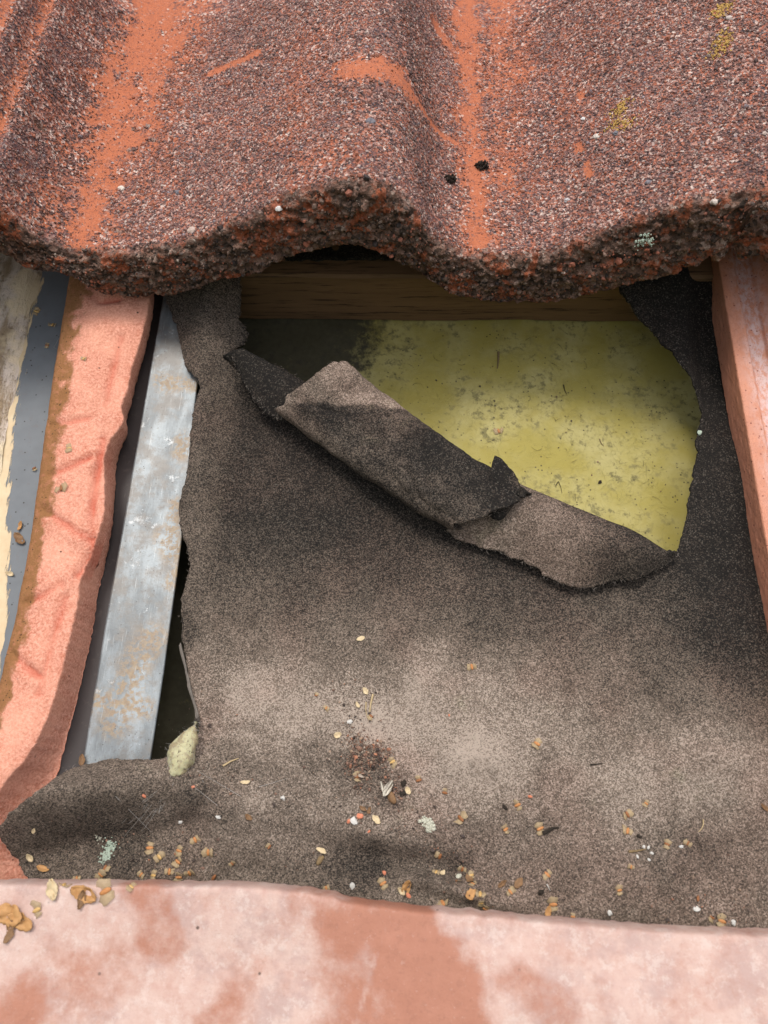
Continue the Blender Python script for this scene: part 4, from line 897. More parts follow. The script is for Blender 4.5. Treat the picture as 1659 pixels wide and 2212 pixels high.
SEEDS = [(57.9,-126.1,'F','O',1.25,'orange winged seed beside a tiny dark crumb right of the felt middle'),(52.9,-135.3,'F','P',1.15,'pale winged seed below and left of the seed with a black twig'),(66.7,-134.5,'F','O',1.5,'large frilly orange seed touching a short black twig'),(100.7,-128.1,'F','B',1.25,'rusty brown seed high on the right felt above a paler twin'),(108.2,-123.9,'F','O',0.85,'small orange seed topmost of the right felt group'),(100.3,-134.2,'F','O',1.15,'orange seed directly below the rusty brown one on the right felt'),(115.1,-138.5,'F','B',1.1,'dark seed with a yellowish wing right of the straw sliver'),(123.1,-137.8,'F','B',0.85,'small brown seed nearest the row of white chips at right'),(100.3,-147.1,'F','O',0.7,'tiny orange seed below the straw sliver and the white chips'),(68.6,-150.9,'F','P',1.35,'upright orange seed with a pale halo wing above the white splinter'),(54.1,-157.4,'F','O',1.1,'tall orange seed under the two brown husks'),(95.5,-155.4,'F','O',1.1,'orange seed alone on the lower right felt'),(70.5,-161.4,'F','P',1.5,'large pale winged seed just above the pink tile edge'),(77.4,-165.1,'F','O',0.8,'orange seed at the pink tile edge right of the large pale seed'),(125.3,-157.2,'F','B',1.1,'brown seed above the white chip in the lower right corner'),(133.1,-164.6,'F','O',1.25,'bright orange seed in the lower right corner by the tile edge'),(129.6,-163.5,'F','B',1.0,'dull brown seed left of the bright one in the lower right corner'),(35.2,-131.9,'F','B',1.4,'double rust coloured seed right of the pale lichen flake'),(27.2,-146.1,'F','B',1.15,'narrow dark brown seed alone above the felt fold'),(25.8,-151.7,'F','Y',0.8,'small yellow seed left of the debris trail by the fold'),(36.1,-150.4,'F','B',1.1,'brown seed at the top of the debris trail by the fold'),(39.5,-152.3,'F','Y',0.9,'yellow seed near the top of the debris trail'),(33.6,-154.4,'F','B',0.9,'reddish seed on the left side of the debris trail'),(39.8,-155.1,'F','O',1.0,'orange seed in the middle of the debris trail'),(42.3,-158.4,'F','Y',1.15,'shiny yellow seed low in the debris trail'),(42.7,-161.7,'F','Y',0.85,'yellow seed lowest in the debris trail'),(44.6,-163.8,'F','O',1.25,'orange seed at the foot of the debris trail on the tile edge'),(28.3,-162.2,'F','P',1.3,'pale brown seed lying on the dark felt fold'),(5.2,-156.5,'F','O',1.2,'orange seed left of the dark felt hollow'),(-88.8,-147.0,'F','O',1.4,'bright orange seed topmost of the left cluster with a wide wing'),(-83.7,-150.2,'F','Y',1.2,'golden seed with a long wing below the topmost left one'),(-90.2,-156.8,'F','O',1.0,'orange seed leftmost of the bottom row on the felt'),(-85.0,-156.9,'F','Y',1.15,'golden seed second from the left in the bottom row'),(-78.6,-155.3,'F','O',1.2,'orange seed third from the left in the bottom row'),(-74.8,-157.3,'F','P',1.2,'pale seed standing upright between two orange ones in the bottom row'),(-70.6,-155.7,'F','O',1.1,'orange seed right of the pale upright one in the bottom row'),(-61.0,-156.8,'F','B',1.3,'brown seed with an orange centre ending the bottom row at right'),(-105.8,-157.5,'F','O',1.3,'blurred orange seed with a round pale wing above the bottom tile'),(-115.9,-159.1,'F','O',1.0,'blurred dull orange seed left of the round winged one'),(-104.6,-154.8,'F','B',1.1,'blurred reddish brown seed just below the mint lichen'),(-69.9,-143.4,'F','P',1.25,'pale seed with a whitish round wing top right of the left cluster'),(-76.0,-147.7,'F','O',1.05,'upper of two round orange seeds right of the golden one'),(-75.9,-151.7,'F','O',1.05,'lower of two round orange seeds right of the golden one'),(-64.0,-147.8,'F','O',1.25,'heart shaped orange seed at the right of the left cluster'),(-40.0,-145.0,'F','B',0.9,'solitary dark red seed left of the dead insect'),(-54.1,-151.6,'F','B',0.8,'faint brown seed between the bottom row and the dead insect'),(-16.7,-158.8,'F','O',0.9,'small orange seed at the tile edge above the terracotta stain'),(18.4,-118.0,'F','B',1.05,'brown seed right of the dark crumbs by the insect wing'),(28.9,-122.5,'F','B',1.1,'brown seed on the felt between the insect wing and the double seed'),(7.5,-111.3,'F','Y',1.3,'golden seed with a pale wing at the right end of the crumb heap'),(-6.5,-117.4,'F','B',1.35,'pinkish brown seed below the left of the crumb heap'),(40.2,-71.0,'F','O',1.1,'lone orange seed on the upper middle of the felt'),(66.4,-102.3,'F','O',1.25,'lone orange brown seed in the middle right of the felt'),(-2.1,-92.9,'F','B',1.0,'brown seed at the foot of the curved stalk'),(-21.1,-90.3,'F','O',0.7,'tiny orange seed lower of two left of the curved stalk'),(-25.9,-85.1,'F','B',0.75,'tiny rust seed upper of two left of the curved stalk'),(57.3,61.7,'I','P',1.4,'pinkish winged seed on the yellow insulation'),(-192.2,116.3,'G','Y',1.5,'yellow three lobed seed on the grey channel near its top'),(-181.8,107.7,'G','Y',1.3,'tan round seed on the grey channel against the foam'),(-182.2,94.7,'G','B',0.95,'dark red seed on the grey channel with a wisp of web'),(-174.3,22.9,'G','B',1.0,'dark brown seed low on the grey channel'),(-148.1,3.3,'S','B',1.45,'large round brown seed sunk in the pink foam'),(-148.3,23.9,'S','Y',1.2,'pale yellow seed on the pink foam above the large one'),(-150.1,73.0,'S','Y',1.0,'tan seed high on the pink foam'),(-119.1,-168.8,'B','Y',1.5,'blurred yellow seed on the pink tile right of the big husk'),(-111.2,-160.1,'B','Y',1.4,'blurred yellow seed on the pink tile edge beside the pale husk'),(-85.9,-159.8,'B','Y',1.0,'faint yellow seed on the pink tile edge near the left'),(-95.0,-161.7,'B','P',1.9,'blurred broad orange winged seed hanging over the pink tile edge')]
for i, (x, y, k, t, s, lab) in enumerate(SEEDS):
    body, wing = SM[t]
    o = bpy.data.objects.new('birch_seed', body); col.objects.link(o)
    place(o, k, x, y, random.uniform(0, 6.28), random.uniform(-0.35, 0.35), 0.55, s * random.uniform(0.85, 1.05))
    tag(o, lab, 'seed', 'birch seeds')
    for sx in (-1, 1):
        if t == 'B' and random.random() < 0.35: continue
        w = bpy.data.objects.new('wing', wing); col.objects.link(w); w.parent = o
        w.location = (sx * 0.0011, 0.0001, -0.0001); w.rotation_euler = (random.uniform(-.25, .25), -sx * random.uniform(-0.1, 0.5), random.uniform(-.3, .3))
        q = random.uniform(0.75, 1.15); w.scale = (q * random.uniform(0.8, 1.2), q, q)

def leaf_mesh(name, mat, l, w, curl, fold, seed, ragged=0.25):
    """a dry leaf or husk: curled, folded along its midrib, with thickness"""
    nu_, nv_ = 15, 9
    u = np.linspace(0, 1, nu_)[:, None] * np.ones((1, nv_)); v = np.linspace(-1, 1, nv_)[None] * np.ones((nu_, 1))
    hw = w * np.sin(np.pi * np.clip(u * 0.94 + 0.04, 0, 1)) ** 0.7 * (1 + ragged * fbm(u * 6, v * 3, 0, 1.0, 3, seed))
    a = (u - 0.5) * curl; r = l / max(abs(curl), 1e-3)
    px = r * np.sin(a); pz = r * (1 - np.cos(a)); b = v * fold
    P_ = np.stack([px, hw * np.sin(b) / max(fold, 1e-3), pz + hw * (1 - np.cos(b)) + l * (0.10 if l > 6.5 else 0.045) * fbm(u * 4, v * 2, 1, 1.0, 3, seed + 4)], -1)
    n_ = grid_normals(P_); Q_ = P_ - n_ * 0.18; n = nu_ * nv_; F = grid_faces(nu_, nv_)
    ring = np.array([i for i in range(nv_)] + [r_ * nv_ + nv_ - 1 for r_ in range(1, nu_)] + [(nu_ - 1) * nv_ + i for i in range(nv_ - 2, -1, -1)] + [r_ * nv_ for r_ in range(nu_ - 2, 0, -1)]); nx_ = np.roll(ring, -1)
    return make_mesh(name, np.concatenate([P_.reshape(-1, 3), Q_.reshape(-1, 3)]), np.concatenate([F, F[:, ::-1] + n, np.stack([ring, ring + n, nx_ + n, nx_], 1)]), mat)
HUSKS = [(14.3,-157.5,'F','H',7.5,'big curved orange husk in the dark felt hollow'),(12.4,-158.9,'F','P',4.0,'short yellow husk stub beside the big curved husk'),(51.3,-154.9,'F','B',4.5,'brown boat shaped husk left of the darker one'),(57.4,-154.4,'F','B',5.0,'dark brown folded husk right of the boat shaped one'),(68.5,-164.0,'F','H',5.0,'yellow brown upright husk under the large pale seed'),(38.7,-153.9,'F','B',5.0,'dark leaf scrap in the middle of the debris trail'),(38.5,-158.8,'F','H',5.5,'pointed tan husk across the debris trail'),(28.3,-152.1,'F','P',3.2,'slim yellowish husk left of the debris trail'),(-131.1,-156.5,'F','H',5.5,'curled ochre husk in the lower left by the foam'),(-137.0,-152.3,'F','P',4.0,'pale ochre scrap above the curled husk in the lower left'),(-132.7,-142.2,'F','P',3.0,'small yellow scrap under the felt fold at lower left'),(-48.7,-134.5,'F','B',3.5,'slim brown husk on the left middle felt'),(-8.1,-59.9,'F','P',3.8,'tan leaf scrap alone on the upper felt'),(1.6,-133.5,'F','P',4.2,'tan three cornered scrap right of the white chip'),(-3.8,-129.5,'F','B',3.5,'rust coloured scrap above left of the white chip'),(-1.2,-130.2,'F','B',3.2,'rust coloured scrap touching its twin at right above the white chip'),(-15.8,-101.0,'F','P',3.8,'greyish translucent scrap left of the crumb heap'),(-8.1,-88.6,'F','P',3.2,'pinkish tan scrap left of the curved stalk'),(-4.9,-82.6,'F','P',3.6,'greenish tan scrap at the top of the debris line'),(-51.9,-121.2,'F','P',4.0,'pale skin scrap on the left felt near the cocoon'),(154.3,-123.8,'F','B',4.5,'dark leaf scrap at the right edge of the felt'),(14.0,-122.1,'F','P',3.5,'pale tan scrap right of the black crumbs'),(-114.6,-161.9,'B','P',8.0,'cream pointed husk on the pink tile edge'),(-102.4,-162.7,'B','H',11.0,'big crumpled ochre leaf on the pink tile edge'),(-103.3,-164.6,'B','B',7.0,'dark underside leaf below the big crumpled ochre one'),(-128.9,-170.5,'B','H',12.0,'large ochre bract at the left border of the pink tile'),(-124.1,-172.6,'B','H',11.0,'broad tan bract right of the large one at the left border'),(-127.3,-176.0,'B','B',8.0,'dark curled bract lowest of the group at the left border'),(-173.8,-14.5,'G','B',8.0,'crumpled brown leaf caught between grey channel and foam'),(-174.3,-8.1,'G','H',5.5,'rusty leaf tip above the crumpled leaf on the grey channel'),(-174.1,-31.9,'G','P',5.0,'torn tan scrap low on the grey channel'),(-122.5,-119.0,'F','H',6.0,'curled brown leaf in the corner of foam and felt'),(-122.0,-114.5,'F','B',5.0,'dark leaf scrap at the foot of the plum gutter'),(-132.1,-126.7,'F','B',5.0,'blurred brown scrap on the foam above the felt fold')]
for i, (x, y, k, t, s, lab) in enumerate(HUSKS):
    m = {'H': M_HUSK, 'P': M_TAN, 'B': M_LEAF}[t]
    o = bpy.data.objects.new('leaf_scrap', leaf_mesh('leaf_scrap', m, s, s * random.uniform(0.22, 0.36), random.uniform(0.5, 1.9), random.uniform(0.4, 1.2), i + 3)); col.objects.link(o)
    place(o, k, x, y, random.uniform(0, 6.28), random.uniform(-0.3, 0.3), 0.3)
    tag(o, lab, 'leaf scrap', 'dry husks and leaf scraps')

CHIPS = [(106.0,-139.7,'F','W',1.1,'white chip at the left end of the white row'),(107.8,-140.0,'F','W',0.9,'white chip second in the white row'),(108.8,-141.9,'F','W',1.1,'white chip right of and below the white row'),(107.6,-144.2,'F','W',0.8,'lowest white chip of the white row'),(103.3,-143.3,'F','W',0.9,'white chip just below the straw sliver'),(120.6,-139.2,'F','W',1.1,'white chip beside the small brown seed at right'),(91.5,-163.3,'F','W',1.5,'round white chip by the middle of the pink tile edge'),(124.0,-160.6,'F','W',1.6,'bright white chip in the lower right corner'),(-36.2,-126.6,'F','W',1.5,'triangular white chip on the left middle felt'),(-60.7,-134.8,'F','W',1.3,'flat white chip below the triangular one'),(-7.1,-134.5,'F','W',2.1,'largest white chip between two orange crumbs'),(-6.9,-157.5,'F','W',1.5,'white chip left of the orange seed near the felt hollow'),(-77.2,-137.1,'F','W',1.0,'white sliver on the left felt lump'),(38.9,-152.9,'F','M',1.3,'pale grey chip in the debris trail'),(34.5,-152.8,'F','M',1.9,'pale green chip at the left of the debris trail'),(-11.0,-95.6,'F','W',1.4,'cream chip left of the crumb heap top'),(137.2,-164.8,'F','W',1.3,'pale chip at the far right tile edge'),(-4.8,-132.7,'F','T',1.8,'orange crumb right of the largest white chip'),(-9.3,-134.4,'F','T',1.2,'orange crumb left of the largest white chip'),(63.0,-122.8,'F','T',1.3,'terracotta crumb above the orange seed at centre right'),(-1.0,-137.9,'F','T',0.9,'pink crumb below the tan three cornered scrap'),(5.4,-152.7,'F','T',1.2,'pink crumb above the felt hollow'),(15.1,-160.4,'F','T',1.5,'pink crumb at the end of the big curved husk'),(30.5,-91.7,'F','T',0.8,'tiny red crumb on the bright middle of the felt'),(-71.2,-124.0,'F','T',0.9,'red crumb caught in the web below the cocoon'),(-89.8,-128.2,'F','T',1.2,'orange crumb low on the web at left'),(52.9,-127.1,'F','D',1.6,'dark crumb left of the orange seed at centre right'),(66.0,-157.2,'F','D',2.0,'dark round crumb near the white splinter'),(12.4,-119.3,'F','D',2.0,'upper black crumb right of the insect wing'),(12.1,-123.0,'F','D',1.9,'lower black crumb right of the insect wing'),(104.8,-135.9,'F','D',1.5,'dark brown crumb below the paler right felt seed'),(149.4,44.3,'F','N',2.0,'mint green lichen chip on the edge of the hole'),(108.2,32.1,'I','D',1.6,'dark crumb low on the yellow insulation')]
for i, (x, y, k, t, s, lab) in enumerate(CHIPS):
    s *= 0.78
    m = {'W': M_WHITE, 'M': M_PALEGREY, 'T': M_TERRA, 'D': M_DARK, 'N': M_MINT}[t]
    o = bpy.data.objects.new('chip' if t in 'WMN' else 'crumb', blob_mesh('chip', m, (s, s * random.uniform(0.6, 0.85), s * 0.5), 0.4, 0.9, 40 + i, 1, True)); col.objects.link(o)
    place(o, k, x, y, random.uniform(0, 6.28), 0, s * 0.25)
    tag(o, lab, 'chip' if t in 'WMN' else 'crumb', 'loose chips and crumbs')
# pale lichen flake, mint lichen on the felt
def cluster(name, pts, k, n, spread, r, mat, parent=None, flat=0.5):
    Cl, Rl = [], []
    for (x, y) in pts:
        for _ in range(n):
            qx, qy = x + rng.normal() * spread, y + rng.normal() * spread; z, _n = ground(k, qx, qy); Cl.append((qx, qy, z + r * 0.5)); Rl.append(rng.uniform(0.5, 1.2) * r)
    v_, f_, _ = grains(np.array(Cl), np.array(Rl), np.zeros((len(Cl), 3)), flat)
    c0 = np.array(Cl).mean(0)
    return obj(name, make_mesh(name, v_ - (0 if parent else c0), f_, mat, smooth=False), parent, (0, 0, 0) if parent else tuple(c0))
tag(cluster('lichen_flake', [[21.1,-133.0],[22.4,-134.5],[23.7,-136.0]], 'F', 24, 0.9, 0.8, M_PALEGREY), 'pale grey-green lichen flake left of the double rust seed', 'lichen flake')
for pts, lab in (([[-106.7,-146.8],[-105.3,-147.4]], 'mint green lichen patch on the lower left felt'), ([[-106.3,-150.5],[-106.0,-149.5],[-106.7,-151.4]], 'mint green lichen patch lower of two on the left felt')):
    cluster('lichen_patch', pts, 'F', 30, 1.1, 0.5, M_MINT, felt)['label'] = lab
cluster('lichen_patch', [[-111.0,-144.5]], 'F', 14, 0.9, 0.4, M_PALEGREY, felt)['label'] = 'greyish lichen speck above the mint patches'
Cl = np.array([(x + rng.normal() * 1.3, YE - 7.5 + rng.normal() * 0.6, z + rng.normal() * 1.2) for x, z in [[112.6,63.7],[114.2,61.4],[111.5,60.2]] for _ in range(22)])
v_, f_, _ = grains(Cl, rng.uniform(0.25, 0.7, len(Cl)), np.zeros((len(Cl), 3)), 0.5)
obj('lichen_patch', make_mesh('lichen_patch', v_, f_, M_MINT, smooth=False), tile)['label'] = 'pale mint lichen on the broken front edge'
# moss lumps on the tile
for (x, y), s, lab in (([28.0,159.3], 3.8, 'black moss lump nearer the front edge of the wavy tile'), ([44.6,174.0], 3.7, 'black moss lump on the orange streak of the wavy tile')):
    z, _n = ground('T', x, y); Cl = []
    for _ in range(170):
        d = rng.normal(size=3); d /= np.linalg.norm(d); d *= s * rng.uniform(0.3, 1.0) ** 0.5; Cl.append((d[0], d[1] * 0.8, max(0, d[2]) * 0.7 + 0.2))
    v_, f_, _ = grains(np.array(Cl), rng.uniform(0.25, 0.75, len(Cl)), np.zeros((len(Cl), 3)), 0.45, 0.4)
    o = obj('moss_lump', make_mesh('moss_lump', v_, f_, M_DARK, smooth=False), None, (x, y, z)); tag(o, lab, 'moss', 'black moss lumps')
# crumb heap and loose crumbs: too many to count
def loose(name, pts, k, n, spread, rr, wts, lab, extra=None):
    Cl, Rl = [], []
    for (x, y) in pts:
        for _ in range(n):
            qx, qy = x + rng.normal() * spread, y + rng.normal() * spread * 0.8; z, _n = ground(k, qx, qy); r = rng.lognormal(math.log(rr), 0.45); Cl.append((qx, qy, z + r * rng.uniform(0.1, 1.4))); Rl.append(r)
    pal = np.array([(0.26, 0.145, 0.095), (0.16, 0.095, 0.065), (0.36, 0.25, 0.17), (0.05, 0.037, 0.028), (0.44, 0.36, 0.28), (0.40, 0.17, 0.09)])
    c = pal[rng.choice(6, len(Cl), p=np.array(wts) / sum(wts))] * rng.uniform(0.7, 1.2, (len(Cl), 1))
    v_, f_, ti = grains(np.array(Cl), np.array(Rl).clip(0.15, 1.3), c, 0.35, 0.4)
    tag(obj(name, make_mesh(name, v_, f_, M_GRIT, smooth=False, colors=ti)), lab, kind='stuff')
loose('crumb_heap', [[-4.9,-103.9],[-3.8,-107.6],[-0.8,-108.4],[2.4,-107.6],[3.7,-110.3],[0.7,-112.1],[-5.5,-112.2],[-8.9,-102.1],[-10.3,-110.5],[-7.3,-114.1],[7.2,-120.9],[-5.1,-119.5]], 'F', 60, 2.9, 0.36, (5, 5, 3, 3, 1, 1.5), 'heap of reddish brown crumbs in the middle of the felt')
loose('loose_crumbs', [[-7.6,-88.0],[-9.1,-95.7],[-3.0,-124.8],[8.4,-127.9],[17.7,-131.0],[23.4,-137.7],[29.0,-147.7],[36.3,-152.4],[41.0,-159.9],[-20.9,-110.9],[-29.2,-125.7],[-57.1,-123.2],[123.1,-163.4],[139.9,-164.3],[115.0,-162.2],[134.8,-156.8],[-68.8,-116.6],[-75.1,-93.9],[-7.0,-80.1],[-2.2,-99.1],[8.1,-117.3],[13.9,-124.2],[19.7,-136.2],[-92.1,-152.0],[-113.1,-142.5],[-73.3,-149.6],[-81.9,-154.9],[35.8,-156.9],[-27.7,-148.0]], 'F', 75, 7.0, 0.22, (3, 3, 2, 8, 1, 0.6), 'dark and reddish crumbs trailing down the felt')
loose('insulation_specks', [[13.0,104.8],[38.6,99.0],[51.0,84.5],[75.8,81.9],[99.8,70.9],[124.6,76.8],[86.3,43.3],[114.7,41.1],[132.4,28.3],[26.1,75.6],[62.8,56.5],[142.2,57.7]], 'I', 12, 9.0, 0.22, (1, 2, 0.2, 6, 0, 0), 'tiny dark specks on the yellow insulation')

# stalks, twigs, slivers, hairs
def stick(name, pts, r, mat, lab, cat, k='F', lift=0.4, group=None):
    q = [(x, y, ground(k, x, y)[0] + lift) for x, y in densify(pts, 0.8, closed=False)]
    q = np.array(q); o0 = q.mean(0)
    V_, F_ = tubes(name, [q - o0], r, mat, sides=6)
    return tag(obj(name, make_mesh(name, V_, F_, mat), None, tuple(o0)), lab, cat, group)
stick('dry_stalk', [[-1.7,-83.8],[-2.5,-87.7],[-2.9,-92.5],[-3.0,-93.9]], 0.5, M_STRAW, 'curved tan stalk standing at the top of the crumb heap', 'stalk')
stick('dry_stalk', [[-4.5,-87.2],[-4.5,-90.7],[-3.6,-93.9]], 0.3, M_STRAW, 'thin pale stalk left of the curved one', 'stalk')
stick('straw_sliver', [[99.8,-141.7],[103.2,-141.3],[106.6,-140.5]], 0.6, M_TWIG, 'olive brown straw sliver beside the white chips', 'straw')
stick('black_twig', [[67.6,-136.2],[69.6,-135.3],[71.2,-134.2],[73.8,-133.9]], 0.9, M_DARK, 'short black twig stuck to the large frilly seed', 'twig')
stick('black_twig', [[87.3,-109.9],[89.9,-109.5],[92.1,-109.1]], 0.4, M_DARK, 'thin black twig on the plain right part of the felt', 'twig')
stick('white_splinter', [[68.2,-154.3],[69.5,-156.6]], 0.25, M_WHITE, 'white splinter standing right of the dark round crumb', 'splinter')
stick('straw_sliver', [[-61.8,-115.2],[-59.0,-113.3],[-55.7,-111.9]], 0.5, M_STRAW, 'yellowish straw sliver right of the cocoon', 'straw')
stick('hooked_stalk', [[129.7,-129.0],[129.7,-130.7],[128.8,-132.4],[127.4,-133.6]], 0.3, M_STRAW, 'hooked orange stalk on the right of the felt', 'stalk')
stick('twig', [[58.2,110.6],[57.9,105.2],[57.3,99.8]], 0.7, M_TWIG, 'short upright brown twig on the yellow insulation', 'twig', 'I')
stick('hair', [[92.7,90.2],[93.3,86.5],[94.2,84.2]], 0.3, M_DARK, 'bent black hair in the middle of the insulation', 'hair', 'I')
stick('hair', [[109.6,57.2],[110.4,54.5],[111.5,52.9]], 0.3, M_TWIG, 'short brown hair right of the middle of the insulation', 'hair', 'I')
stick('hair', [[85.7,30.1],[87.3,32.8],[88.5,28.9],[88.8,26.3]], 0.22, M_DARK, 'kinked hair low on the insulation by the curled lip', 'hair', 'I')
stick('leaf_stalk', [[-158.2,0.0],[-161.5,-1.5],[-162.8,-5.6],[-162.5,-10.3]], 0.5, M_TAN, 'curved pale stalk of the leaf caught by the foam', 'stalk', 'G', 3.0)
hair = []
for _ in range(70):
    x, y = rng.uniform(-20, 135), rng.uniform(-10, 125); a = rng.uniform(0, 6.28); l = rng.uniform(1.5, 6); b = rng.normal() * 0.9
    hair.append([(x + l * t * math.cos(a + b * t), y + l * t * math.sin(a + b * t), ground('I', x, y)[0] + 0.5) for t in np.linspace(0, 1, 5)])
V_, F_ = tubes('hair', hair, 0.10, M_DARK, sides=3)
tag(obj('fine_hairs', make_mesh('fine_hairs', V_, F_, M_DARK)), 'fine dark hairs scattered over the yellow insulation', kind='stuff')

# glass fibres matted over the insulation, and hairs of fibre over the felt
def mat_of_fibres(name, n, box, k, lift, l0, l1, rad, mat, lab, parent=None, maskf=None):
    ln = []
    while len(ln) < n:
        x, y = rng.uniform(box[0], box[1]), rng.uniform(box[2], box[3])
        if maskf is not None and not maskf(x, y): continue
        a = rng.uniform(0, 6.28); l = rng.uniform(l0, l1); b = rng.normal() * 1.2
        z = ground(k, x, y)[0]
        ln.append([(x + l * (t - .5) * math.cos(a + b * t), y + l * (t - .5) * math.sin(a + b * t), z + lift * rng.uniform(0.0, 1.0) + 0.05) for t in np.linspace(0, 1, 5)])
    V_, F_ = tubes(name, ln, rad, mat, sides=3)
    return tag(obj(name, make_mesh(name, V_, F_, mat), parent), lab, kind='stuff')
mat_of_fibres('insulation_fibres', 2600, (-15, 140, -20, 125), 'I', 0.7, 3, 11, 0.04, M_GLASS, None, insul)
mat_of_fibres('felt_fibres', 2600, (-85, 175, -160, 90), 'F', 0.25, 0.8, 3.0, 0.035, M_DUSTF, None, felt, lambda x, y: drop(BV_FELT, x, y, 99)[0] < 60)

# the insect remains
def wing_mesh(l, w, seed):
    return leaf_mesh('insect_wing', M_WINGV, l, w, 0.4, 0.3, seed, 0.05)
def mat_veined():
    n = Nodes('veined insect wing', 0.4, 0.5)
    s = n.noise(1.0, 2, 0.5, n.stretch(0.12, 1.6, 0.2))
    return n.done(n.mix(n.step(s, 0.46, 0.56), (0.52, 0.47, 0.38), (0.15, 0.12, 0.09)), n.bump(s, 0.1))
M_WINGV = mat_veined()
ins = bpy.data.objects.new('dead_moth', blob_mesh('dead_moth', M_LEAF, (1.4, 2.8, 1.2), 0.25, 1.0, 5, 2)); col.objects.link(ins)
place(ins, 'F', *[7.5,-124.8], 0.5, 0, 0.8); tag(ins, 'dead striped moth with pale veined wings below the crumb heap', 'moth')
for l, w, rot, dx, dy in ((7.0, 1.5, 1.05, 0.1, 3.6), (5.5, 0.9, 1.95, -1.6, 4.6)):
    q = bpy.data.objects.new('wing', wing_mesh(l, w, 3)); col.objects.link(q); q.parent = ins; q.location = (dx * .001, dy * .001, 0.0012); q.rotation_euler = (0, -0.1, rot - 0.5)
ins2 = bpy.data.objects.new('dead_insect', blob_mesh('dead_insect', M_TWIG, (1.2, 2.2, 1.0), 0.3, 1.0, 9, 2)); col.objects.link(ins2)
place(ins2, 'F', *[-20.0,-148.9], -0.5, 0, 0.7); tag(ins2, 'shrivelled insect case with a tan wing on the lower middle felt', 'insect')
q = bpy.data.objects.new('wing', leaf_mesh('wing', M_TAN, 6.5, 1.3, 0.6, 0.5, 8, .1)); col.objects.link(q); q.parent = ins2; q.location = (-0.0022, 0.0034, 0.0008); q.rotation_euler = (0, 0, -0.25)

# the cocoon, its stalk and the web
CA, CB = (Vector(p) for p in [[-73.8,-98.6,8.0],[-80.0,-120.2,11.0]])
cax = (CB - CA); cl = cax.length; cax.normalize()
nu2, nv2 = 46, 30
u = np.linspace(0, 1, nu2)[:, None]; a = np.linspace(0, 2 * np.pi, nv2 + 1)[None, :-1]
rr = 6.2 * np.sin(np.pi * np.clip(u * 0.97 + 0.012, 0, 1)) ** 0.8 * (0.55 + 0.6 * u)
U = np.array(cax); S1 = np.cross(U, (0, 0, 1)); S1 /= np.linalg.norm(S1); S2 = np.cross(S1, U)
Pk = U * (u * cl)[..., None] + S1 * (rr * np.cos(a))[..., None] + S2 * (rr * 0.85 * np.sin(a))[..., None]
Pk = Pk * (1 + 0.0) + (S1 * np.cos(a)[..., None] + S2 * np.sin(a)[..., None]) * (1.1 * fbm(Pk[..., 0], Pk[..., 1], Pk[..., 2], 5, 4, 151))[..., None]
coc = obj('cocoon', make_mesh('cocoon', Pk.reshape(-1, 3), grid_faces(nu2, nv2, True), M_COCOON), None, tuple(CA)); tag(coc, 'pale yellow silk cocoon hanging at the torn left edge of the felt', 'cocoon')
rope = [np.array([*p, 0]) for p in [[-86.1,-65.7],[-84.0,-72.5],[-82.0,-78.5],[-79.2,-85.3],[-76.7,-92.0],[-75.2,-96.2]]]
rope = densify([(p[0], p[1], float(felt_h(p[0], p[1])) + 0.6) for p in rope] + [tuple(CA)], 0.8, closed=False); rope += 0.3 * np.stack([fbm(rope[:, 1], rope[:, 0], 0, 4, 3, q) for q in (1, 2, 3)], 1)
V_, F_ = tubes('silk_stalk', [rope - np.array(CA)] + [rope - np.array(CA) + rng.normal(size=3) * 0.35 for _ in range(5)], lambda t: 0.28 + 0.25 * t ** 3 + 0.12 * math.sin(t * 17), M_ROPE, sides=6)
MR = M_ROPE
obj('silk_stalk', make_mesh('silk_stalk', V_, F_, M_ROPE), coc, tuple(CA))
fz = []
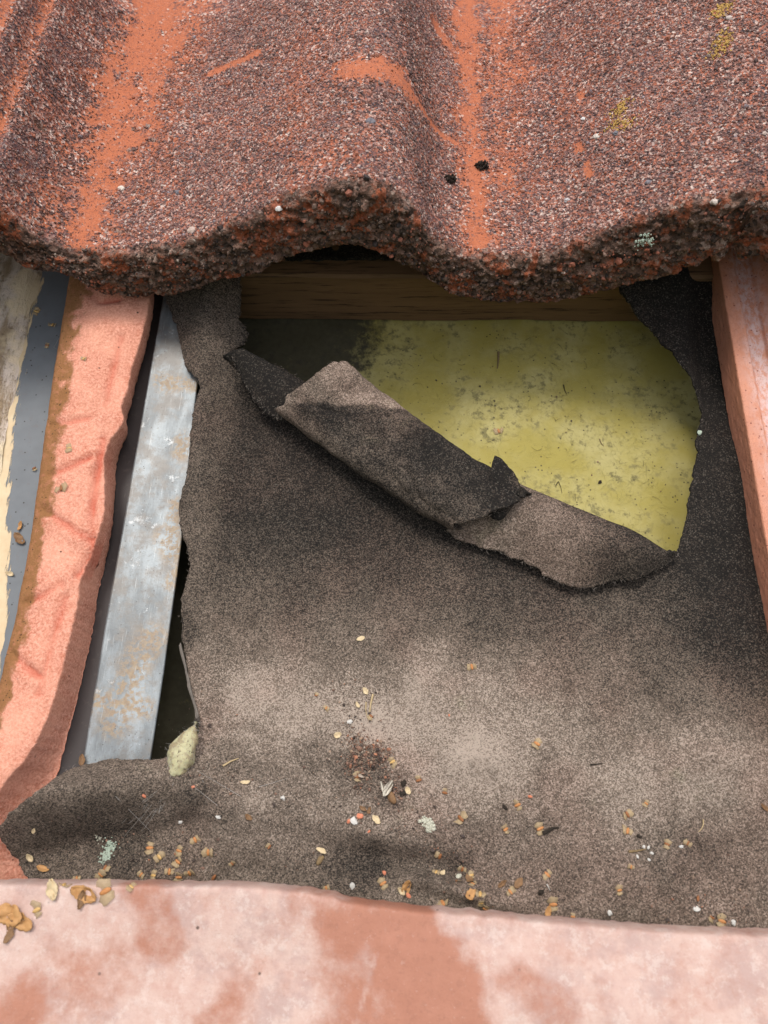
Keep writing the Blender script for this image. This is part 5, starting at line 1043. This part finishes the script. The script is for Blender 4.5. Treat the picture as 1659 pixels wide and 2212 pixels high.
for _ in range(260):
    i, j = rng.integers(0, nu2), rng.integers(0, nv2); p = Pk[i, j]; d = p - U * (p @ U); d = d / (np.linalg.norm(d) + 1e-6) * 0.5 + rng.normal(size=3) * 0.7; l = rng.uniform(0.5, 1.6)
    fz.append([p, p + d * l * 0.5, p + d * l + rng.normal(size=3) * 0.3])
V_, F_ = tubes('silk_fuzz', fz, 0.05, M_SILK, sides=3); tag(obj('silk_fuzz', make_mesh('silk_fuzz', V_, F_, M_SILK), coc, tuple(CA)), kind='stuff')
web = []
E_ = [np.array((x, y, float(felt_h(x, y)) + 0.6)) for x, y in [[-92.3,-132.5],[-91.2,-134.9],[-87.9,-130.6],[-84.4,-128.8],[-97.3,-136.8],[-83.0,-131.2],[-87.6,-133.1],[-91.9,-129.1]]]
for e in E_:
    for _ in range(4):
        s_ = np.array(CB) + rng.normal(size=3) * (2.0, 2.0, 1.0) - U * rng.uniform(0, 5); e2 = e + rng.normal(size=3) * (3, 3, 0)
        web.append([s_ + (e2 - s_) * t + np.array((0, 0, -1.5 * math.sin(math.pi * t))) for t in np.linspace(0, 1, 6)])
for (p, r_) in zip([[-67.6,-122.1],[-52.8,-126.7],[-46.0,-122.8],[-61.3,-130.5],[-100.0,-128.7]], range(5)):
    e = np.array((*p, float(felt_h(*p)) + 0.4)); e3 = e + rng.normal(size=3) * (16, 9, 0); e3[2] = float(felt_h(e3[0], e3[1])) + 0.8
    web.append([e + (e3 - e) * t for t in np.linspace(0, 1, 5)])
V_, F_ = tubes('web_strand', web, 0.085, M_SILK, sides=3)
tag(obj('cobweb', make_mesh('cobweb', V_, F_, M_SILK)), 'thin grey cobweb strands stretched below the cocoon over the felt', 'cobweb')
w2 = np.array([(*p, z) for p, z in zip([[-177.4,155.7],[-173.7,130.6],[-173.7,106.4],[-178.1,93.3],[-175.8,91.3]], (-3, -4.5, -6, -6.3, -5))])
V_, F_ = tubes('silk_thread', [densify(w2, 1.0, closed=False)], 0.13, M_SILK, sides=4)
tag(obj('silk_thread', make_mesh('silk_thread', V_, F_, M_SILK)), 'single silk thread curving over the grey channel to the foam', 'thread')
